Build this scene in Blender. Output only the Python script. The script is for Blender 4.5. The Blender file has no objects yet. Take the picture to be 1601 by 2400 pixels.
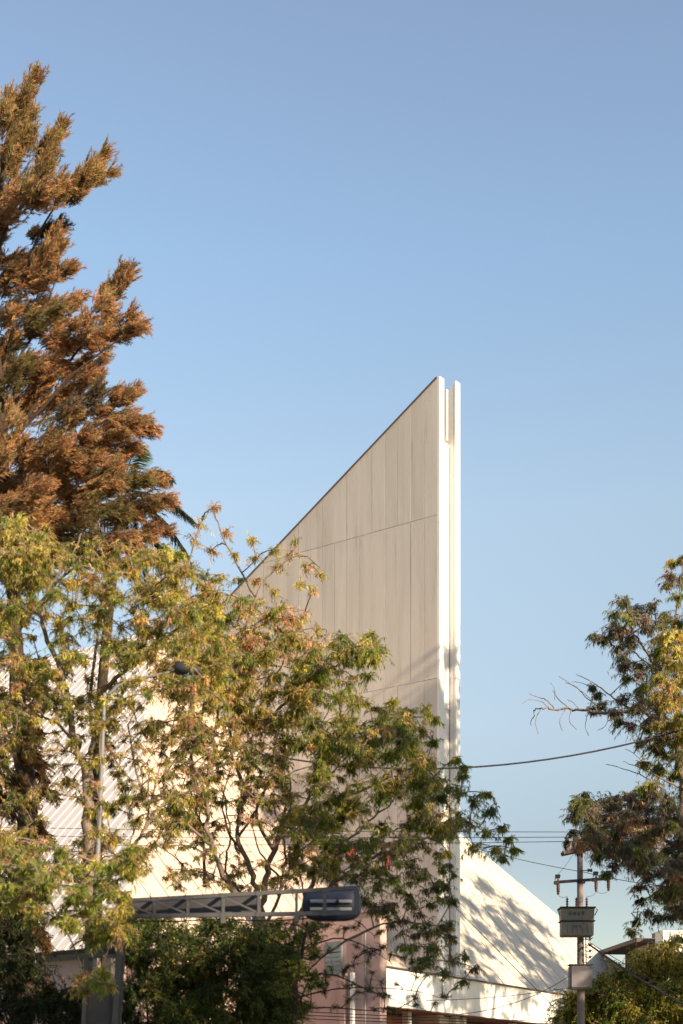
import bpy, bmesh, math, random
import numpy as np
from mathutils import Vector, Matrix
R = math.radians
rng = np.random.default_rng(7)
random.seed(7)
SC = bpy.context.scene
COL = SC.collection

# ------------------------------------------------------------------ camera, sky, sun, exposure
F = 3600.0            # focal length in pixels of the 1601 x 2400 photograph
HOR = 2600.0          # row of the horizon (just under the frame)
EYE = 1.6
cam_d = bpy.data.cameras.new('camera'); cam = bpy.data.objects.new('camera', cam_d); COL.objects.link(cam)
cam.location = (0, 0, EYE); cam.rotation_euler = (R(90), 0, 0)
cam_d.sensor_fit = 'HORIZONTAL'; cam_d.sensor_width = 24.0; cam_d.lens = F / 1601 * 24.0
cam_d.shift_y = (HOR - 1200) / 1601
cam_d.clip_start = 0.1; cam_d.clip_end = 6000
cam_d.dof.use_dof = True; cam_d.dof.focus_distance = 72; cam_d.dof.aperture_fstop = 1.3
SC.camera = cam

SUN_AZ = math.atan2(0.72, -0.69)      # clockwise from +Y
SUN_EL = R(21)
world = bpy.data.worlds.new('World'); SC.world = world; world.use_nodes = True
wn = world.node_tree; wn.nodes.clear()
sky = wn.nodes.new('ShaderNodeTexSky'); sky.sky_type = 'NISHITA'; sky.sun_disc = False
sky.sun_elevation = SUN_EL; sky.sun_rotation = SUN_AZ
sky.air_density = 1.0; sky.dust_density = 1.6; sky.ozone_density = 1.6; sky.altitude = 2200
bg = wn.nodes.new('ShaderNodeBackground'); bg.inputs['Strength'].default_value = 0.15
wo = wn.nodes.new('ShaderNodeOutputWorld')
# the afternoon air is milky: pale towards the horizon, less violet above
tcw = wn.nodes.new('ShaderNodeTexCoord'); sep = wn.nodes.new('ShaderNodeSeparateXYZ'); wn.links.new(tcw.outputs['Generated'], sep.inputs[0])
ramp = wn.nodes.new('ShaderNodeValToRGB'); cr = ramp.color_ramp
stops = [(0, (1.0, .78, .5)), (.165, (1.06, .82, .62)), (.242, (1.64, 1.26, .92)), (.363, (2.15, 1.71, 1.25)), (.485, (2.06, 1.83, 1.48)), (.588, (2.05, 1.72, 1.42)), (1, (1.9, 1.7, 1.5))]
while len(cr.elements) < len(stops): cr.elements.new(.5)
for e, (p_, c_) in zip(cr.elements, stops): e.position = p_; e.color = (*[x / 2.2 for x in c_], 1)
wn.links.new(sep.outputs[2], ramp.inputs[0])
mulw = wn.nodes.new('ShaderNodeVectorMath'); mulw.operation = 'MULTIPLY'
sclw = wn.nodes.new('ShaderNodeVectorMath'); sclw.operation = 'SCALE'; sclw.inputs['Scale'].default_value = 2.2 / 1.74
wn.links.new(sky.outputs[0], mulw.inputs[0]); wn.links.new(ramp.outputs[0], mulw.inputs[1]); wn.links.new(mulw.outputs[0], sclw.inputs[0])
wn.links.new(sclw.outputs[0], bg.inputs[0]); wn.links.new(bg.outputs[0], wo.inputs[0])

sd = bpy.data.lights.new('sun', 'SUN'); sd.energy = 4.8; sd.angle = R(0.6); sd.color = (1.0, 0.80, 0.56)
sun = bpy.data.objects.new('sun', sd); COL.objects.link(sun)
sdir = Vector((math.sin(SUN_AZ) * math.cos(SUN_EL), math.cos(SUN_AZ) * math.cos(SUN_EL), math.sin(SUN_EL)))
sun.rotation_euler = sdir.to_track_quat('Z', 'Y').to_euler(); sun.location = (30, -30, 40)

SC.view_settings.view_transform = 'Standard'; SC.view_settings.look = 'None'
SC.view_settings.gamma = 1.0; SC.view_settings.use_curve_mapping = False
SC.view_settings.exposure = 1.15

# ------------------------------------------------------------------ helpers
def P(px, py, d):
    """the real place of something seen at photo pixel px, py and d metres away"""
    return Vector(((px - 800.5) / F * d, d, EYE + (HOR - py) / F * d))

def tag(o, label=None, cat=None, group=None, kind=None):
    if label: o['label'] = label
    if cat: o['category'] = cat
    if group: o['group'] = group
    if kind: o['kind'] = kind
    return o

def empty(name, loc, label=None, cat=None, group=None):
    o = bpy.data.objects.new(name, None); COL.objects.link(o); o.location = loc
    o.empty_display_size = 0.3
    return tag(o, label, cat, group)

def link(name, me, mat, parent=None):
    if mat is not None and not me.materials: me.materials.append(mat)
    o = bpy.data.objects.new(name, me); COL.objects.link(o)
    if parent is not None:
        # vertices are in world space: take every ancestor's place off
        off = Vector((0, 0, 0)); q = parent
        while q is not None:
            off += q.location; q = q.parent
        o.parent = parent; o.location = -off
    return o

class MB:
    def __init__(s): s.v = []; s.f = []; s.sm = []
    def add(s, vs, fs, smooth=False):
        b = len(s.v); s.v += [tuple(v) for v in vs]
        for f in fs: s.f.append(tuple(b + i for i in f)); s.sm.append(smooth)
    def box(s, c, size, ax=None):
        c = Vector(c); ax = ax or (Vector((1, 0, 0)), Vector((0, 1, 0)), Vector((0, 0, 1)))
        h = [a.normalized() * (k / 2) for a, k in zip(ax, size)]
        vs = [c + h[0]*x + h[1]*y + h[2]*z for x in (-1, 1) for y in (-1, 1) for z in (-1, 1)]
        s.add(vs, [(0,1,3,2), (4,6,7,5), (0,4,5,1), (2,3,7,6), (0,2,6,4), (1,5,7,3)])
    def bar(s, a, b, w, d, up=Vector((0, 1, 0))):
        a = Vector(a); b = Vector(b); ax = (b - a); L = ax.length; ax.normalize()
        y = (up - ax * up.dot(ax))
        if y.length < 1e-4: y = Vector((1, 0, 0))
        y.normalize(); z = ax.cross(y)
        s.box((a + b) / 2, (L, d, w), (ax, y, z))
    def prism(s, poly, off):
        n = len(poly); off = Vector(off)
        vs = [Vector(p) for p in poly] + [Vector(p) + off for p in poly]
        s.add(vs, [tuple(range(n))[::-1], tuple(range(n, 2*n))] + [(i, (i+1) % n, n + (i+1) % n, n + i) for i in range(n)])
    def tube(s, pts, radii, n=8, cap=True):
        pts = [Vector(p) for p in pts]
        if not hasattr(radii, '__len__'): radii = [radii] * len(pts)
        ref = None; rings = []
        for i, p in enumerate(pts):
            d = (pts[min(i+1, len(pts)-1)] - pts[max(i-1, 0)]).normalized()
            if ref is None: ref = d.orthogonal().normalized()
            ref = (ref - d * ref.dot(d))
            if ref.length < 1e-5: ref = d.orthogonal()
            ref.normalize(); b = d.cross(ref)
            rings.append([p + (ref * math.cos(2*math.pi*k/n) + b * math.sin(2*math.pi*k/n)) * radii[i] for k in range(n)])
        vs = [v for r in rings for v in r]; fs = []
        for i in range(len(rings) - 1):
            for k in range(n):
                k2 = (k + 1) % n
                fs.append((i*n+k, i*n+k2, (i+1)*n+k2, (i+1)*n+k))
        s.add(vs, fs, True)
        if cap: s.add(rings[0], [tuple(range(n))[::-1]]); s.add(rings[-1], [tuple(range(n))])
    def lathe(s, base, prof, n=12, axis=Vector((0, 0, 1))):
        """prof: list of (radius, height) along axis from base"""
        s.tube([Vector(base) + axis * h for r, h in prof], [r for r, h in prof], n)
    def build(s, name, mat, parent=None, kind=None, bevel=0):
        me = bpy.data.meshes.new(name); me.from_pydata(s.v, [], s.f)
        me.polygons.foreach_set('use_smooth', s.sm)
        bm = bmesh.new(); bm.from_mesh(me)
        bmesh.ops.recalc_face_normals(bm, faces=bm.faces)
        if bevel:
            bmesh.ops.bevel(bm, geom=[e for e in bm.edges if len(e.link_faces) == 2 and e.calc_face_angle(0) > 0.7], offset=bevel, segments=1, affect='EDGES')
        bm.to_mesh(me); bm.free(); me.update()
        o = link(name, me, mat, parent)
        if kind: o['kind'] = kind
        return o

# ------------------------------------------------------------------ materials
def new_mat(name):
    m = bpy.data.materials.new(name); m.use_nodes = True
    nt = m.node_tree; b = nt.nodes['Principled BSDF']
    return m, nt, b

def surf(name, col, col2=None, scale=1.0, rough=0.8, stretch=(1, 1, 1), bump=0.0, bscale=20.0, metal=0.0, rand=0.0, stain=None, stain_scale=0.4, stain_amt=0.5, stain_lo=0.55):
    m, nt, b = new_mat(name); N = nt.nodes; L = nt.links
    b.inputs['Roughness'].default_value = rough; b.inputs['Metallic'].default_value = metal
    b.inputs['Specular IOR Level'].default_value = 0.3
    col2 = col2 or tuple(c * 0.8 for c in col)
    tc = N.new('ShaderNodeNewGeometry')
    mp = N.new('ShaderNodeVectorMath'); mp.operation = 'MULTIPLY'; mp.inputs[1].default_value = stretch
    L.new(tc.outputs['Position'], mp.inputs[0])
    nz = N.new('ShaderNodeTexNoise'); nz.inputs['Scale'].default_value = scale; nz.inputs['Detail'].default_value = 8; nz.inputs['Roughness'].default_value = 0.65
    L.new(mp.outputs[0], nz.inputs['Vector'])
    rp = N.new('ShaderNodeMapRange'); rp.inputs[1].default_value = 0.3; rp.inputs[2].default_value = 0.7
    L.new(nz.outputs['Fac'], rp.inputs[0])
    mx = N.new('ShaderNodeMix'); mx.data_type = 'RGBA'
    mx.inputs[6].default_value = (*col, 1); mx.inputs[7].default_value = (*col2, 1)
    L.new(rp.outputs[0], mx.inputs[0]); out = mx.outputs[2]
    if stain:
        n2 = N.new('ShaderNodeTexNoise'); n2.inputs['Scale'].default_value = stain_scale; n2.inputs['Detail'].default_value = 6; n2.inputs['Roughness'].default_value = 0.7
        L.new(mp.outputs[0], n2.inputs['Vector'])
        r2 = N.new('ShaderNodeMapRange'); r2.inputs[1].default_value = stain_lo; r2.inputs[2].default_value = stain_lo + 0.2; r2.inputs[4].default_value = stain_amt
        L.new(n2.outputs['Fac'], r2.inputs[0])
        m2 = N.new('ShaderNodeMix'); m2.data_type = 'RGBA'; m2.inputs[7].default_value = (*stain, 1)
        L.new(r2.outputs[0], m2.inputs[0]); L.new(out, m2.inputs[6]); out = m2.outputs[2]
    if rand:
        oi = N.new('ShaderNodeObjectInfo')
        r3 = N.new('ShaderNodeMapRange'); r3.inputs[3].default_value = 1 - rand; r3.inputs[4].default_value = 1 + rand
        L.new(oi.outputs['Random'], r3.inputs[0])
        vm = N.new('ShaderNodeVectorMath'); vm.operation = 'SCALE'
        L.new(out, vm.inputs[0]); L.new(r3.outputs[0], vm.inputs['Scale']); out = vm.outputs[0]
    L.new(out, b.inputs['Base Color'])
    if bump:
        n3 = N.new('ShaderNodeTexNoise'); n3.inputs['Scale'].default_value = bscale; n3.inputs['Detail'].default_value = 6
        L.new(tc.outputs['Position'], n3.inputs['Vector'])
        bp = N.new('ShaderNodeBump'); bp.inputs['Strength'].default_value = bump; bp.inputs['Distance'].default_value = 0.02
        L.new(n3.outputs['Fac'], bp.inputs['Height']); L.new(bp.outputs[0], b.inputs['Normal'])
    return m

M = {}
M['fin'] = surf('aged_concrete', (.63, .575, .51), (.50, .45, .395), 1.3, .9, (1, 1, .09), .5, 14, rand=.05, stain=(.20, .165, .14), stain_scale=2.6, stain_amt=.5, stain_lo=.60)
M['fin_core'] = surf('joint_mortar', (.60, .56, .50), (.50, .46, .41), 2, .9)
M['cap'] = surf('roof_flashing', (.12, .095, .10), (.08, .065, .07), 3, .7)
M['white'] = surf('white_painted_concrete', (.80, .78, .73), (.70, .67, .61), 0.8, .75, (1, 1, .3), .15, 10, stain=(.55, .45, .35), stain_scale=1.2, stain_amt=.35, stain_lo=.6)
M['nose'] = surf('white_end_plaster', (.80, .78, .74), (.72, .69, .64), 1.0, .7, (1, 1, .15), .1, 10, stain=(.62, .40, .24), stain_scale=.7, stain_amt=.55, stain_lo=.56)
M['roof'] = surf('roof_paint', (.56, .515, .435), (.48, .44, .36), 0.5, .75, (1, 1, 1), .2, 8, rand=.025, stain=(.38, .29, .20), stain_scale=1.3, stain_amt=.5, stain_lo=.57)
M['roof_pink'] = surf('faded_roof_paint', (.74, .65, .59), (.66, .575, .52), 0.5, .8, (1, 1, 1), .2, 8, rand=.03)
M['roof_warm'] = surf('warm_roof_paint', (.60, .46, .37), (.52, .39, .31), 0.5, .8, (1, 1, 1), .2, 8, rand=.03, stain=(.38, .26, .18), stain_scale=1.1, stain_amt=.4)
M['joint'] = surf('dark_joint', (.10, .085, .07), (.07, .06, .05), 3, .9)
M['pink'] = surf('pink_render', (.50, .345, .30), (.43, .30, .265), 0.8, .9, (1, 1, .4), .25, 14, stain=(.26, .20, .18), stain_scale=.9, stain_amt=.3)
M['stain'] = surf('stained_plaster', (.42, .31, .23), (.30, .21, .16), 2.0, .9)
M['terra'] = surf('terracotta_wall', (.42, .20, .10), (.34, .15, .08), 1.6, .85, (1, 1, .5), .2, 14)
M['brown'] = surf('brown_timber', (.13, .07, .045), (.09, .05, .035), 3, .8, (1, 1, .2))
M['glass'] = surf('window_glass', (.10, .16, .17), (.14, .22, .22), 1.0, .12)
M['red'] = surf('red_cloth', (.30, .06, .06), (.24, .05, .05), 3, .8)
M['steel'] = surf('grey_painted_steel', (.085, .085, .09), (.065, .065, .07), 5, .55, bump=.08, bscale=40, stain=(.16, .10, .07), stain_scale=3, stain_amt=.5, stain_lo=.64)
M['steel_plate'] = surf('grey_steel_plate', (.055, .055, .06), (.04, .04, .045), 4, .6, stain=(.10, .07, .05), stain_scale=3, stain_amt=.4)
M['boxlight'] = surf('pale_metal', (.45, .45, .46), (.38, .38, .40), 3, .5)
M['navy'] = surf('navy_plastic', (.030, .037, .065), (.02, .025, .045), 3, .35)
M['lampgrey'] = surf('lamp_metal', (.20, .195, .20), (.15, .15, .155), 3, .5)
M['dark_metal'] = surf('dark_metal', (.035, .033, .045), (.025, .025, .03), 4, .45)
M['pole'] = surf('pole_concrete', (.24, .195, .18), (.17, .14, .13), 6, .9, (1, 1, .3), .3, 30, stain=(.15, .12, .10), stain_scale=2, stain_amt=.4)
M['arm'] = surf('weathered_arm', (.14, .10, .09), (.10, .075, .07), 8, .85, bump=.2)
M['porcelain'] = surf('brown_porcelain', (.13, .075, .065), (.10, .055, .05), 4, .3)
M['tank'] = surf('transformer_paint', (.23, .22, .19), (.18, .17, .145), 5, .55, stain=(.14, .09, .06), stain_scale=4, stain_amt=.5, stain_lo=.6)
M['boxgrey'] = surf('box_paint', (.17, .155, .165), (.14, .13, .14), 5, .6)
M['cable'] = surf('cable_rubber', (.03, .028, .03), (.05, .045, .05), 6, .7)
M['print'] = surf('stencil_black', (.02, .02, .02), (.03, .03, .03), 6, .7)
M['bark'] = surf('bark', (.25, .19, .155), (.12, .09, .07), 6, .95, (1, 1, .25), .9, 18)
M['bark_dark'] = surf('dark_bark', (.055, .037, .025), (.028, .02, .014), 6, .95, (1, 1, .25), .9, 18)
M['ground'] = surf('dusty_ground', (.16, .145, .11), (.10, .11, .05), .4, .95, bump=.4, bscale=6)
M['asphalt'] = surf('asphalt', (.055, .053, .05), (.04, .04, .04), 2.0, .9, bump=.3, bscale=60)
M['paving'] = surf('paving', (.28, .26, .23), (.22, .20, .18), 2.0, .9, bump=.3, bscale=40)
M['mark'] = surf('road_paint', (.72, .70, .64), (.6, .58, .52), 4, .7)

def leaf_mat(name, trans=0.35, rough=0.5):
    m, nt, b = new_mat(name); N = nt.nodes; L = nt.links
    at = N.new('ShaderNodeAttribute'); at.attribute_name = 'leaf_color'
    b.inputs['Roughness'].default_value = rough; b.inputs['Specular IOR Level'].default_value = 0.25
    L.new(at.outputs['Color'], b.inputs['Base Color'])
    tr = N.new('ShaderNodeBsdfTranslucent'); mix = N.new('ShaderNodeMixShader'); mix.inputs[0].default_value = trans
    L.new(at.outputs['Color'], tr.inputs[0]); L.new(b.outputs[0], mix.inputs[1]); L.new(tr.outputs[0], mix.inputs[2])
    L.new(mix.outputs[0], N['Material Output'].inputs[0])
    return m
M['leaf'] = leaf_mat('leaf', .55, .45); M['needle'] = leaf_mat('needle', .55, .7)

# ------------------------------------------------------------------ ground
def sheet(name, x0, y0, x1, y1, z, mat):
    b = MB(); b.add([(x0, y0, z), (x1, y0, z), (x1, y1, z), (x0, y1, z)], [(0, 1, 2, 3)])
    o = b.build(name, mat); o['kind'] = 'structure'; return o
sheet('ground', -2500, -2500, 2500, 2500, 0, M['ground'])
sheet('road', -300, -9, 300, 11, 0.004, M['asphalt'])
b = MB(); b.box((0, 14.5, .06), (600, 6.8, .12)); b.build('pavement', M['paving'], kind='structure')
for k in range(-8, 9):
    b = MB(); b.box((k * 7.0, 3.0, .010), (3.2, .14, .004)); b.build('lane_marking', M['mark'], kind='structure')

# ------------------------------------------------------------------ church
NX, NY = 4.875, 78.0
U = Vector((-.8, .6, 0)); V = Vector((.6, .8, 0)); Zv = Vector((0, 0, 1))
def B(u, v, h):
    """building coordinates: u back along the fin, v to the right, h above eye level"""
    return Vector((NX, NY, EYE)) + U * u + V * v + Zv * h
G = -EYE
church = empty('church', B(0, 0, G), 'modernist white church with a tall wedge-shaped concrete wall rising behind the trees', 'church')
TOP0, SLOPE = 37.2, 0.6
def fin_top(u): return TOP0 - SLOPE * u
FL = 23.0
def fin(v0, v1, top_off, panels):
    core0 = v0 + (.030 if panels else 0)
    b = MB()
    poly = [B(0.06 if panels else 0, core0, G), B(FL, core0, G), B(FL, core0, fin_top(FL) + top_off - .12), B(0.06 if panels else 0, core0, TOP0 + top_off - .12)]
    b.prism(poly, V * (v1 - core0))
    return b.build('wedge_wall', M['fin_core'] if panels else M['nose'], church)
left_fin = fin(0, .40, 0, True)
rows = [G, 5.3, 13.6, 21.9, 30.2, 99]
W = .82; gap = .013
n = int(FL / W)
for i in range(n + 1):
    u0, u1 = i * W + (gap / 2 if i else 0), min((i + 1) * W - gap / 2, FL)
    if u1 - u0 < .1: continue
    for r in range(len(rows) - 1):
        h0 = rows[r] + .012; h1 = rows[r + 1] - .012
        ta, tb = fin_top(u0) - .04, fin_top(u1) - .04
        if tb <= h0 + .05: continue
        pa, pb = min(h1, ta), min(h1, tb)
        poly = [B(u0, 0, h0), B(u1, 0, h0), B(u1, 0, pb), B(u0, 0, pa)]
        if pa < h1 or pb == h1: pass
        elif pa == h1 and pb < h1:
            uc = (TOP0 - .04 - h1) / SLOPE
            poly = [B(u0, 0, h0), B(u1, 0, h0), B(u1, 0, pb), B(uc, 0, h1), B(u0, 0, h1)]
        jit = random.uniform(-.003, .003)
        b = MB(); b.prism([p + V * jit for p in poly], V * (.029 - jit))
        b.build('wall_panel', M['fin'], left_fin, bevel=.006)
# coping along the sloping top
b = MB()
seg = 1.64; k = 0
while k * seg < FL:
    a, c = k * seg + .02, min((k + 1) * seg, FL)
    b = MB(); b.prism([B(a, -.07, fin_top(a) - .05), B(c, -.07, fin_top(c) - .05), B(c, -.07, fin_top(c) + .03), B(a, -.07, fin_top(a) + .03)], V * .52)
    b.build('coping', M['cap'], church); k += 1
# bright end cap of the left wall, in lengths with fine joints
hs = [G, 6.9, 14.5, 22.2, 29.8, TOP0 + .02]
for a, c in zip(hs[:-1], hs[1:]):
    b = MB(); b.box(B(-.05, .21, (a + c) / 2), (.16, .42, c - a - .015), (U, V, Zv))
    b.build('end_cap', M['white'], church, bevel=.01)
# right wall
rf = fin(1.50, 1.90, .30, False)
for a, c in zip(hs[:-1], hs[1:]):
    c2 = c + .33 if c > 30 else c
    b = MB(); b.box(B(-.08, 1.70, (a + c2) / 2), (.14, .41, c2 - a - .015), (U, V, Zv))
    b.build('end_cap', M['white'], rf, bevel=.01)
# infill between the two walls, with a slot near the top
infill_h = [4.9, 9.5, 14.5, 20.6, 28.0, 33.0, 34.3]
inf = MB(); inf.box(B(.55, .95, (G + 34.3) / 2), (.3, 1.06, 34.3 - G), (U, V, Zv)); inf = inf.build('infill_wall', M['joint'], church)
for a, c in zip([G] + infill_h[:-1], infill_h):
    b = MB(); b.box(B(.30, .945, (a + c) / 2), (.10, 1.07, c - a - .02), (U, V, Zv)); b.build('infill_panel', M['nose'], inf, bevel=.006)
b = MB()  # curved sill of the slot
prof = [B(.30 + .14 * math.sin(math.pi * k / 8), .42 + 1.06 * k / 8, 34.32 + .12 * math.sin(math.pi * k / 8)) for k in range(9)]
for k in range(8):
    b.prism([prof[k], prof[k + 1], prof[k + 1] + U * 1.2, prof[k] + U * 1.2], Zv * .10)
b.build('slot_sill', M['stain'], church)
b = MB(); b.box(B(.16, 1.02, 35.65), (.18, .14, 2.6), (U, V, Zv)); b.build('slot_mullion', M['white'], church)
b = MB(); b.box(B(2.6, .72, 35.2), (.12, .60, 1.8), (U, V, Zv)); b.build('slot_back', M['white'], church)
for h in (35.0, 35.9):
    b = MB(); b.box(B(2.0, 1.485, h), (1.7, .012, .05), (U, V, Zv)); b.build('slot_joint', M['cap'], church)
b = MB(); b.box(B(.30, .94, 5.0), (.42, .98, .5), (U, V, Zv)); b.build('base_block', M['brown'], church)
# thin tube coloured as the dark shadow line and rust stain in the recess corner
b = MB(); b.tube([B(.22, 1.470, 5.2), B(.22, 1.470, 34.2)], .022, 8); b.build('shadow_rust_line', M['stain'], church)

# roofs: a great hipped tent the wedge cuts through
E0, SL, H_R = 6.54, 1.14, 28.0
def front_h(u): return E0 + SL * (u - 1)
nrm = (-U * SL + Zv).normalized()          # front slope normal
def u_top(v):
    if v < 0: return 1 + (H_R - E0 + v) / SL
    return max(1.001, min(1 + (H_R - E0) / SL, 1 + (30.1 - v) * .94))
def F3(u, v, o=0): return B(u, v, front_h(u)) + nrm * o
vb = -21.4
brk = [vb, 0, 30.1 - (H_R - E0) / SL / .94, 30.05]
def froof(v_a, v_b, o, th, m):
    vs = sorted(set([v_a, v_b] + [x for x in brk if v_a < x < v_b]))
    poly = [F3(1, v_a, o), F3(1, v_b, o)] + [F3(u_top(x), x, o) for x in reversed(vs)]
    bb = MB(); bb.prism(poly, nrm * -th); return bb
front = froof(vb, 30.05, -.06, .12, None).build('front_roof', M['joint'], church)
sp = 1.32; v = vb
while v < 30.0:
    v2 = min(v + sp - .06, 30.04)
    if not (v2 > .0 and v < .4 and False):
        froof(v, v2, random.uniform(-.004, .004), .055, None).build('roof_panel', M['roof_warm' if v < -1 else 'roof'], front)
    v += sp
# left slope with folded ribs
KL = 1.0; VE = -21.46
nl = (-V * KL + Zv).normalized()
def left_h(v): return H_R + KL * v
def L3(u, v, o=0): return B(u, v, left_h(v)) + nl * o
def v_top(u): return min(-.02, -(H_R - E0) + SL * (u - 1)) if u < 19.8 else -.02
b = MB(); b.prism([L3(1.2, VE), L3(62, VE), L3(62, -.02), L3(19.8, -.02)], nl * -.2)
left = b.build('left_roof', M['joint'], church)
u = 1.6; sp = .66
while u < 60:
    a, c = u, u + sp - .02
    lo, hi = .065, .025
    pts_t = [L3(a, VE, lo), L3(c, VE, hi), L3(c, v_top(c), hi), L3(a, v_top(a), lo)]
    pts_b = [L3(a, VE, .005), L3(c, VE, .005), L3(c, v_top(c), .005), L3(a, v_top(a), .005)]
    bb = MB(); bb.add(pts_b + pts_t, [(0, 1, 2, 3), (4, 5, 6, 7), (0, 1, 5, 4), (1, 2, 6, 5), (2, 3, 7, 6), (3, 0, 4, 7)])
    bb.build('roof_rib', M['roof_pink'], left); u += sp
# right and back slopes, walls below the eaves
b = MB(); b.prism([B(1, 30.1, E0), B(19.8, 10.1, H_R), B(45, 10.1, H_R), B(62, 30.1, E0)], (0, 0, -.2)); b.build('right_roof', M['roof'], church)
b = MB(); b.prism([B(19.9, 0, H_R - .1), B(45, 0, H_R - .1), B(45, 10.1, H_R - .1), B(19.9, 10.1, H_R - .1)], (0, 0, -.2)); b.build('ridge_roof', M['roof'], church)
b = MB(); b.box(B(31, VE + .9, (G + E0 - .3) / 2), (60, .3, E0 - .3 - G), (U, V, Zv)); b.build('side_wall', M['pink'], church)
b = MB(); b.box(B(1.6, -16.5, (G + E0 - .2) / 2), (.3, 9.6, E0 - .2 - G), (U, V, Zv)); b.build('front_wall', M['pink'], church)
b = MB(); b.box(B(31, 29.6, (G + E0 - .3) / 2), (60, .3, E0 - .3 - G), (U, V, Zv)); b.build('side_wall', M['pink'], church)
# fascia of the entrance canopy
fa = Vector((1.83, 70.3, EYE)); fd = Vector((11.5, 18.6, 0)).normalized(); fn = Vector((fd.y, -fd.x, 0))
FT, FB = 6.54, 4.75
canopy = MB(); canopy.box(fa + fd * 17 - fn * 2.2 + Zv * (FB + .22), (34, 4.1, .36), (fd, fn, Zv)); canopy = canopy.build('canopy', M['brown'], church)
L0 = 0
for L1 in (3.4, 8.1, 12.0, 15.9, 19.8, 23.7, 27.6, 31.5, 35):
    b = MB(); b.box(fa + fd * ((L0 + L1) / 2) - fn * .09 + Zv * ((FT + FB) / 2), (L1 - L0 - .018, .18, FT - FB), (fd, fn, Zv))
    b.build('fascia_panel', M['white'], canopy, bevel=.01); L0 = L1
b = MB(); b.box(fa + fd * 17 + fn * .02 + Zv * (FT + .03), (35, .26, .05), (fd, fn, Zv)); b.build('fascia_flashing', M['cap'], canopy)
b = MB(); b.box(fa + fd * 17 - fn * .02 + Zv * (FB - .03), (35, .30, .05), (fd, fn, Zv)); b.build('fascia_drip', M['brown'], canopy)
# entrance wall under the canopy
b = MB(); b.box(fa + fd * 17 - fn * 3.2 + Zv * ((G + FB) / 2), (34, .25, FB - G), (fd, fn, Zv)); ent = b.build('entrance_wall', M['terra'], church)
for k, m in ((1.2, 'brown'), (3.0, 'terra'), (7.6, 'brown'), (11.5, 'brown'), (14.6, 'terra'), (18, 'brown')):
    b = MB(); b.box(fa + fd * (k + 1.0) - fn * 2.98 + Zv * ((G + FB - .5) / 2), (1.7, .14, FB - .5 - G), (fd, fn, Zv)); b.build('door', M[m], ent, bevel=.02)
for k in (4.35, 10.2, 16.2, 22.2):
    b = MB(); b.box(fa + fd * k - fn * 1.1 + Zv * ((G + FB) / 2), (.34, .34, FB - G), (fd, fn, Zv)); b.build('column', M['white'], church, bevel=.02)
# pink side block standing in front of the left slope
pk = empty('pink_block', B(-4.24, -11, G), 'pink rendered side block with a tall window left of the white fascia', 'building')
PH = 8.6
pb_ = MB(); pb_.box(B(-1.05, -10.75, (G + PH) / 2), (6.4, .5, PH - G), (U, V, Zv)); wall = pb_.build('wall', M['pink'], pk, bevel=.02)
b = MB(); b.box(B(-1.05, -10.75, PH + .06), (6.6, .66, .12), (U, V, Zv)); b.build('coping', M['pink'], pk)
for uu, w_ in ((-2.35, .30), (-2.86, .16)):
    b = MB(); b.box(B(uu, -11.11, (G + 6.0) / 2), (w_, .22, 6.0 - G), (U, V, Zv)); b.build('pilaster', M['white' if w_ < .2 else 'pink'], pk, bevel=.01)
wf = MB()
wf.box(B(-1.75, -11.05, 8.0 - .02 - 1.30), (.95, .08, 1.5), (U, V, Zv)); wf = wf.build('window', M['lampgrey'], pk)
for k in range(7):
    b = MB(); b.box(B(-1.75, -11.10, 6.03 + k * .2), (.82, .03, .165), (U, V, Zv)); b.build('louvre', M['glass'], wf)
b = MB(); b.tube([B(-3.5, -11.08, G), B(-3.5, -11.08, 7.8)], .05, 8); b.build('downpipe', M['lampgrey'], pk)
# red cloths hung on the roof front above the block
def banner(px, py, d, w, h, label):
    b = MB(); c = P(px, py, d)
    n = 6; vs = []; fs = []
    for i in range(n + 1):
        x = (i / n - .5) * w
        for z in (h / 2, -h / 2):
            for y in (-.012, .012):
                vs.append(c + Vector((x, .05 * math.sin(i * 1.9) + y, z + .04 * math.sin(i * 2.3))))
    for i in range(n):
        q = i * 4; r = q + 4
        fs += [(q, q+2, r+2, r), (q+1, r+1, r+3, q+3), (q, r, r+1, q+1), (q+2, q+3, r+3, r+2)]
    b.add(vs, fs, True); o = b.build('red_banner', M['red'], None); tag(o, label, 'banner', 'red cloths on the church'); return o
banner(908, 2018, 66.0, .26, .75, 'narrow red cloth hanging beside the wedge wall, rightmost of the three')
banner(822, 1998, 66.4, .45, .7, 'wide red cloth half hidden by a branch over the pink block')
banner(789, 2014, 66.7, .35, .6, 'small red cloth left of the wide red cloth')

# ------------------------------------------------------------------ house at the right edge
e1 = Vector((.13, -.99, 0)).normalized(); e2 = Vector((.99, .13, 0)).normalized()
HD = 100.0
H0 = P(1460, 2300, HD); H0.z = 0
def H(a, c, z): return H0 + e1 * a + e2 * c + Zv * z
house = empty('modern_house', H(0, 0, 0), 'flat-roofed modern house with a wide dark eave beyond the right-hand bushes', 'house')
def hz(py, d=HD): return EYE + (HOR - py) / F * d
b = MB(); b.box(H(3.0, 3, hz(2276) / 2), (6.0, 6, hz(2276)), (e1, e2, Zv)); b.build('lower_wall', M['boxgrey'], house)
b = MB(); b.box(H(.9, 2.95, (hz(2275.8) + hz(2231)) / 2), (1.8, 5.6, hz(2231) - hz(2275.8)), (e1, e2, Zv)); b.build('upper_wall', M['brown'], house)
b = MB(); b.box(H(3.4, 3.05, (hz(2275.8) + hz(2249)) / 2), (3.15, 5.4, hz(2249) - hz(2275.8)), (e1, e2, Zv)); b.build('window', M['glass'], house)
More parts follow.
